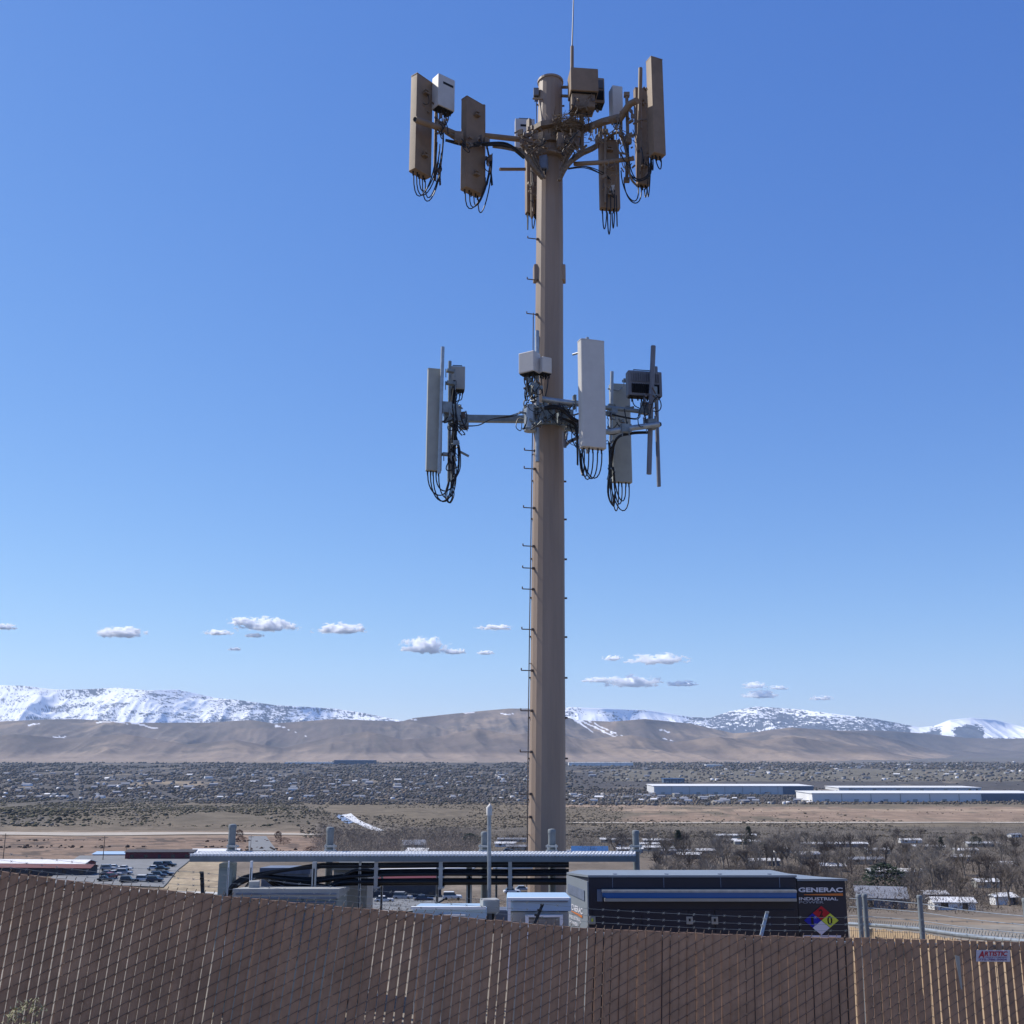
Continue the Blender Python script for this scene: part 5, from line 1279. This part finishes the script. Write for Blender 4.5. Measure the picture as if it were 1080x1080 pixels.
# ---------------------------------------------------------------- cars
def car(color,kind):
    t=bpy.data.objects.new('parked_car',None); COL.objects.link(t)
    L,Wd,H=(4.5,1.8,1.45) if kind=='sedan' else (4.7,1.9,1.8)
    def loc(mb,nm,mt,par=None,bevel=0):
        me=bpy.data.meshes.new(nm); me.from_pydata([tuple(v) for v in mb.v],[],mb.f); me.materials.append(mt); o=bpy.data.objects.new(nm,me); COL.objects.link(o); o.parent=par or t
        if bevel: b=o.modifiers.new('b','BEVEL'); b.width=bevel; b.segments=2
        return o
    q=MB(); z1=.85 if kind=='sedan' else 1.0
    pr=[(-L/2,.3),(L/2,.3),(L/2,.62),(L/2-.25,z1-.08),(L*.2,z1),(-L*.38,z1),(-L/2+.05,z1-.1)]
    q.prism([(x,-Wd/2,z) for x,z in pr],(0,Wd,0)); m=bpy.data.materials.get('car_'+color[0]) or mat('car_'+color[0],color[1],.3,var=.03,spec=.6)
    loc(q,'body',m,bevel=.08)
    q=MB(); c=[(-L*.40,z1-.01),(L*.17,z1-.01),(L*.04,H-.05),(-L*.28,H-.05)] if kind=='sedan' else [(-L*.47,z1-.01),(L*.2,z1-.01),(L*.08,H-.05),(-L*.44,H-.05)]
    q.hexa([(c[0][0],-Wd*.46,c[0][1]),(c[1][0],-Wd*.46,c[1][1]),(c[1][0],Wd*.46,c[1][1]),(c[0][0],Wd*.46,c[0][1]),(c[3][0],-Wd*.38,c[3][1]),(c[2][0],-Wd*.38,c[2][1]),(c[2][0],Wd*.38,c[2][1]),(c[3][0],Wd*.38,c[3][1])]); loc(q,'windows',M['glass'])
    q=MB(); q.hexa([(c[3][0]-.03,-Wd*.39,H-.05),(c[2][0]+.03,-Wd*.39,H-.05),(c[2][0]+.03,Wd*.39,H-.05),(c[3][0]-.03,Wd*.39,H-.05),(c[3][0]+.1,-Wd*.33,H),(c[2][0]-.15,-Wd*.33,H),(c[2][0]-.15,Wd*.33,H),(c[3][0]+.1,Wd*.33,H)]); loc(q,'roof',m)
    for x in (-L*.31,L*.31):
        for y in (-Wd/2+.08,Wd/2-.08):
            q=MB(); q.tube([(x,y-.11,.33),(x,y+.11,.33)],.33,12); loc(q,'wheel',M['tyre'])
    return t
cols={'white':('white',(.6,.6,.6)),'silver':('silver',(.3,.31,.33)),'dark blue':('dark_blue',(.015,.02,.05)),'black':('black',(.012,.012,.014)),'red':('red',(.2,.015,.02))}
cp_={}
spots=[(114,918,'silver','suv',4),(121,917,'white','sedan',2),(132,918,'white','sedan',-5),(113,924,'dark blue','sedan',3),(121,923.5,'white','sedan',0),(131,923,'silver','suv',4),
 (117,927,'red','suv',80),(111,929.5,'black','sedan',5),(135,931,'black','suv',8),(169,915,'dark blue','suv',4),(178,914.5,'black','suv',-3),(163,918,'white','sedan',6),(171,918.5,'black','sedan',3),
 (160,927,'silver','sedan',2),(167,926,'dark blue','suv',5),(175,924,'dark blue','sedan',3),(152,930,'white','suv',-3),(163,930.5,'dark blue','suv',6),
 (405,952,'white','sedan',5),(425,949,'silver','suv',-6),(372,949,'white','sedan',4),(447,951,'dark blue','sedan',2),(477,949,'white','suv',3),(540,943,'white','sedan',10),(552,941,'silver','sedan',4),(655,893,'white','suv',8),(607,897,'white','suv',8),(536,898,'dark blue','sedan',2),(540,894,'white','sedan',2)]
inl={}
for (x,y,c,k,rot) in spots:
    key=(c,k)
    if key not in cp_: cp_[key]=car(cols[c],k); t=cp_[key]
    else: t=copy_tree(cp_[key])
    p=ground_at(x,y); lot=(x<210)
    t.location=(p.x,p.y,p.z+(.26 if lot else .1)); t.rotation_euler.z=math.radians(rot)
    body='boxy' if k=='suv' else 'low'
    z='in the grey parking lot' if lot else ('under the cable bridge' if y>935 else 'among the valley houses')
    tag(t,f'{body} {c} car parked {z}','car',f'{body} {c} cars {z}')

P,r=HB; n=len(P); twigmass('hillside_brush','small dry brush on the slope below the compound',P,r.uniform(.5,1.3,n),r.uniform(.8,1.8,n),mix(r,n,[(.11,.09,.06),(.14,.11,.08),(.08,.065,.05)]),13,k=30)
# ---------------------------------------------------------------- clouds (real volumes beyond the haze)
def cloudmat(dens):
    cm=bpy.data.materials.new('cloud_vapour'); nt,N,L=nodes(cm); N.remove(N['Principled BSDF'])
    out=N['Material Output']; pv=N.new('ShaderNodeVolumePrincipled'); pv.inputs['Color'].default_value=(1,1,1,1); pv.inputs['Anisotropy'].default_value=0.0
    tc=N.new('ShaderNodeTexCoord'); ln=N.new('ShaderNodeVectorMath'); ln.operation='LENGTH'
    oi=N.new('ShaderNodeObjectInfo'); ad=N.new('ShaderNodeVectorMath'); ad.operation='MULTIPLY_ADD'
    sc_=N.new('ShaderNodeCombineXYZ'); 
    for i in range(3): L.new(oi.outputs['Random'],sc_.inputs[i])
    ad.inputs[1].default_value=(1,1,1)
    mu=N.new('ShaderNodeVectorMath'); mu.operation='SCALE'; mu.inputs['Scale'].default_value=60; L.new(sc_.outputs[0],mu.inputs[0])
    a2=N.new('ShaderNodeVectorMath'); a2.operation='ADD'; mp2=N.new('ShaderNodeMapping'); mp2.inputs['Scale'].default_value=(1.7,.8,1.0); L.new(tc.outputs['Object'],mp2.inputs['Vector']); L.new(mp2.outputs[0],a2.inputs[0]); L.new(mu.outputs[0],a2.inputs[1])
    no=N.new('ShaderNodeTexNoise'); no.inputs['Scale'].default_value=2.3; no.inputs['Detail'].default_value=5; no.inputs['Roughness'].default_value=.6; L.new(a2.outputs[0],no.inputs['Vector'])
    sx_=N.new('ShaderNodeSeparateXYZ'); L.new(tc.outputs['Object'],sx_.inputs[0]); mn=N.new('ShaderNodeMath'); mn.operation='MINIMUM'; mn.inputs[1].default_value=-.15; L.new(sx_.outputs['Z'],mn.inputs[0])
    zz=N.new('ShaderNodeMath'); zz.operation='MULTIPLY_ADD'; zz.inputs[1].default_value=2.2; L.new(mn.outputs[0],zz.inputs[0]); 
    zs_=N.new('ShaderNodeMath'); zs_.operation='ADD'; zs_.inputs[1].default_value=.33; L.new(sx_.outputs['Z'],zs_.inputs[0]); L.new(zs_.outputs[0],zz.inputs[2])
    cx_=N.new('ShaderNodeCombineXYZ'); L.new(sx_.outputs['X'],cx_.inputs[0]); L.new(sx_.outputs['Y'],cx_.inputs[1]); L.new(zz.outputs[0],cx_.inputs[2]); L.new(cx_.outputs[0],ln.inputs[0])
    m1=N.new('ShaderNodeMath'); m1.operation='MULTIPLY'; m1.inputs[1].default_value=.72; L.new(ln.outputs['Value'],m1.inputs[0])
    m2_=N.new('ShaderNodeMath'); m2_.operation='SUBTRACT'; nb=N.new('ShaderNodeMath'); nb.operation='MULTIPLY_ADD'; nb.inputs[1].default_value=2.3; nb.inputs[2].default_value=-.72; L.new(no.outputs['Fac'],nb.inputs[0]); L.new(nb.outputs[0],m2_.inputs[0]); L.new(m1.outputs[0],m2_.inputs[1])
    m3=N.new('ShaderNodeMapRange'); m3.inputs['From Min'].default_value=.0; m3.inputs['From Max'].default_value=.12; m3.inputs['To Max'].default_value=.03; L.new(m2_.outputs[0],m3.inputs['Value'])
    L.new(m3.outputs[0],pv.inputs['Density']); L.new(pv.outputs[0],out.inputs['Volume'])
    m3.inputs['To Max'].default_value=dens
    return cm
CL=[(6,662,18,6,'tiny white cloud cut by the left edge'),(128,669,42,10,'oval white cloud above the left snowy peaks'),(230,668,26,5,'small thin cloud left of the largest left cloud'),(282,661,50,13,'largest white cloud over the left hills'),(257,656.5,28,8,'pale upper lobe cloud beside the largest left cloud'),(269,671,16,4,'little cloud just below the largest left cloud'),(248,685,12,3,'faint lowest cloudlet left of the pole'),
 (360,665,46,10,'white cloud between the largest left cloud and the pole'),(448,684,42,15,'puffy white cloud nearest the pole on the left'),(479,688,22,5,'thin cloud trailing right of the puffy one'),(512,689,15,4,'small cloudlet close left of the pole'),(522,662.5,32,5,'thin streak cloud high beside the pole'),
 (646,695,18,5,'small cloud right of the pole'),(695,697,52,10,'broad flat cloud upper right of the pole'),(668,721,54,11,'broad low cloud right of the pole'),(632,718,30,5,'wispy cloud fragment left of the broad low cloud'),(720,722,26,5,'wispy cloud fragment right of the broad low cloud'),(796,724,22,6,'small cloud above the right snowy mountain'),(802,734,34,7,'lower flat cloud above the right snowy mountain'),(821,726,16,4,'tiny streak cloud above the right snowy mountain'),(866,737,20,4,'rightmost faint cloudlet above the mountains')]
import bmesh
bm=bmesh.new(); bmesh.ops.create_icosphere(bm,subdivisions=3,radius=1); cme0=bpy.data.meshes.new('cloud'); bm.to_mesh(cme0); bm.free()
for (x,y,w,h,lab) in CL:
    D=27000; p=at(x,y,D); s=mpp(x,y,D); cme=cme0.copy(); cme.materials.append(cloudmat(30.0/(w*s*.7)))
    o=bpy.data.objects.new('cloud',cme); COL.objects.link(o); o.location=p; o.scale=(w*s*.74,w*s*.35,h*s*.95); tag(o,lab,'cloud')

# ---------------------------------------------------------------- haze
q=MB(); q.box(-20900,20900,-20900,20900,-170,1150)
hm=bpy.data.materials.new('valley_haze'); nt,N,L=nodes(hm); N.remove(N['Principled BSDF']); pv=N.new('ShaderNodeVolumePrincipled')
pv.inputs['Color'].default_value=(.55,.74,1,1); pv.inputs['Density'].default_value=2.9e-5; pv.inputs['Anisotropy'].default_value=0.0
L.new(pv.outputs[0],N['Material Output'].inputs['Volume'])
tag(q.build('haze',hm),'thin blue valley haze',kind='stuff')

# ---------------------------------------------------------------- light, sky, camera
EL=math.radians(46); AZ=math.radians(25)
S=Vector((-math.cos(AZ)*math.cos(EL),math.sin(AZ)*math.cos(EL),math.sin(EL)))
sl=bpy.data.lights.new('sun','SUN'); sl.energy=5.0; sl.angle=math.radians(.5); sl.color=(1,.94,.85)
so=bpy.data.objects.new('sun',sl); COL.objects.link(so); so.rotation_euler=S.to_track_quat('Z','Y').to_euler(); so.location=(0,0,100)
SKYC=((1.08,.70),(.86,.705),(.50,.835))
w=bpy.data.worlds.new('World'); scene.world=w; w.use_nodes=True; N=w.node_tree.nodes; L=w.node_tree.links
sk=N.new('ShaderNodeTexSky'); sk.sky_type='NISHITA'; sk.sun_disc=False; sk.sun_elevation=EL; sk.sun_rotation=math.atan2(S.x,S.y)
sk.altitude=1400; sk.air_density=1.0; sk.dust_density=.3; sk.ozone_density=2.5
bg=N['Background']; bg.inputs['Strength'].default_value=.12
sep=N.new('ShaderNodeSeparateColor'); L.new(sk.outputs[0],sep.inputs[0]); cmb=N.new('ShaderNodeCombineColor')
for i,(ga,k) in enumerate(SKYC):      # clear, dry high desert sky: deeper blue than the texture's default air
    a_=N.new('ShaderNodeMath'); a_.operation='MULTIPLY'; a_.inputs[1].default_value=.12; L.new(sep.outputs[i],a_.inputs[0])
    p_=N.new('ShaderNodeMath'); p_.operation='POWER'; p_.inputs[1].default_value=ga; L.new(a_.outputs[0],p_.inputs[0])
    c_=N.new('ShaderNodeMath'); c_.operation='MULTIPLY'; c_.inputs[1].default_value=k/.12; L.new(p_.outputs[0],c_.inputs[0]); L.new(c_.outputs[0],cmb.inputs[i])
L.new(cmb.outputs[0],bg.inputs['Color'])
cam=bpy.data.cameras.new('camera'); cam.sensor_width=36; cam.lens=36*F/1080; cam.clip_start=.1; cam.clip_end=60000
co=bpy.data.objects.new('camera',cam); COL.objects.link(co); co.location=(0,0,EYE); co.rotation_euler=(pi/2+PITCH,0,0); scene.camera=co
scene.view_settings.view_transform='Standard'; scene.view_settings.look='None'; scene.view_settings.exposure=0.3; scene.view_settings.gamma=1
scene.cycles.volume_max_steps=256; scene.cycles.volume_bounces=64; scene.cycles.max_bounces=70
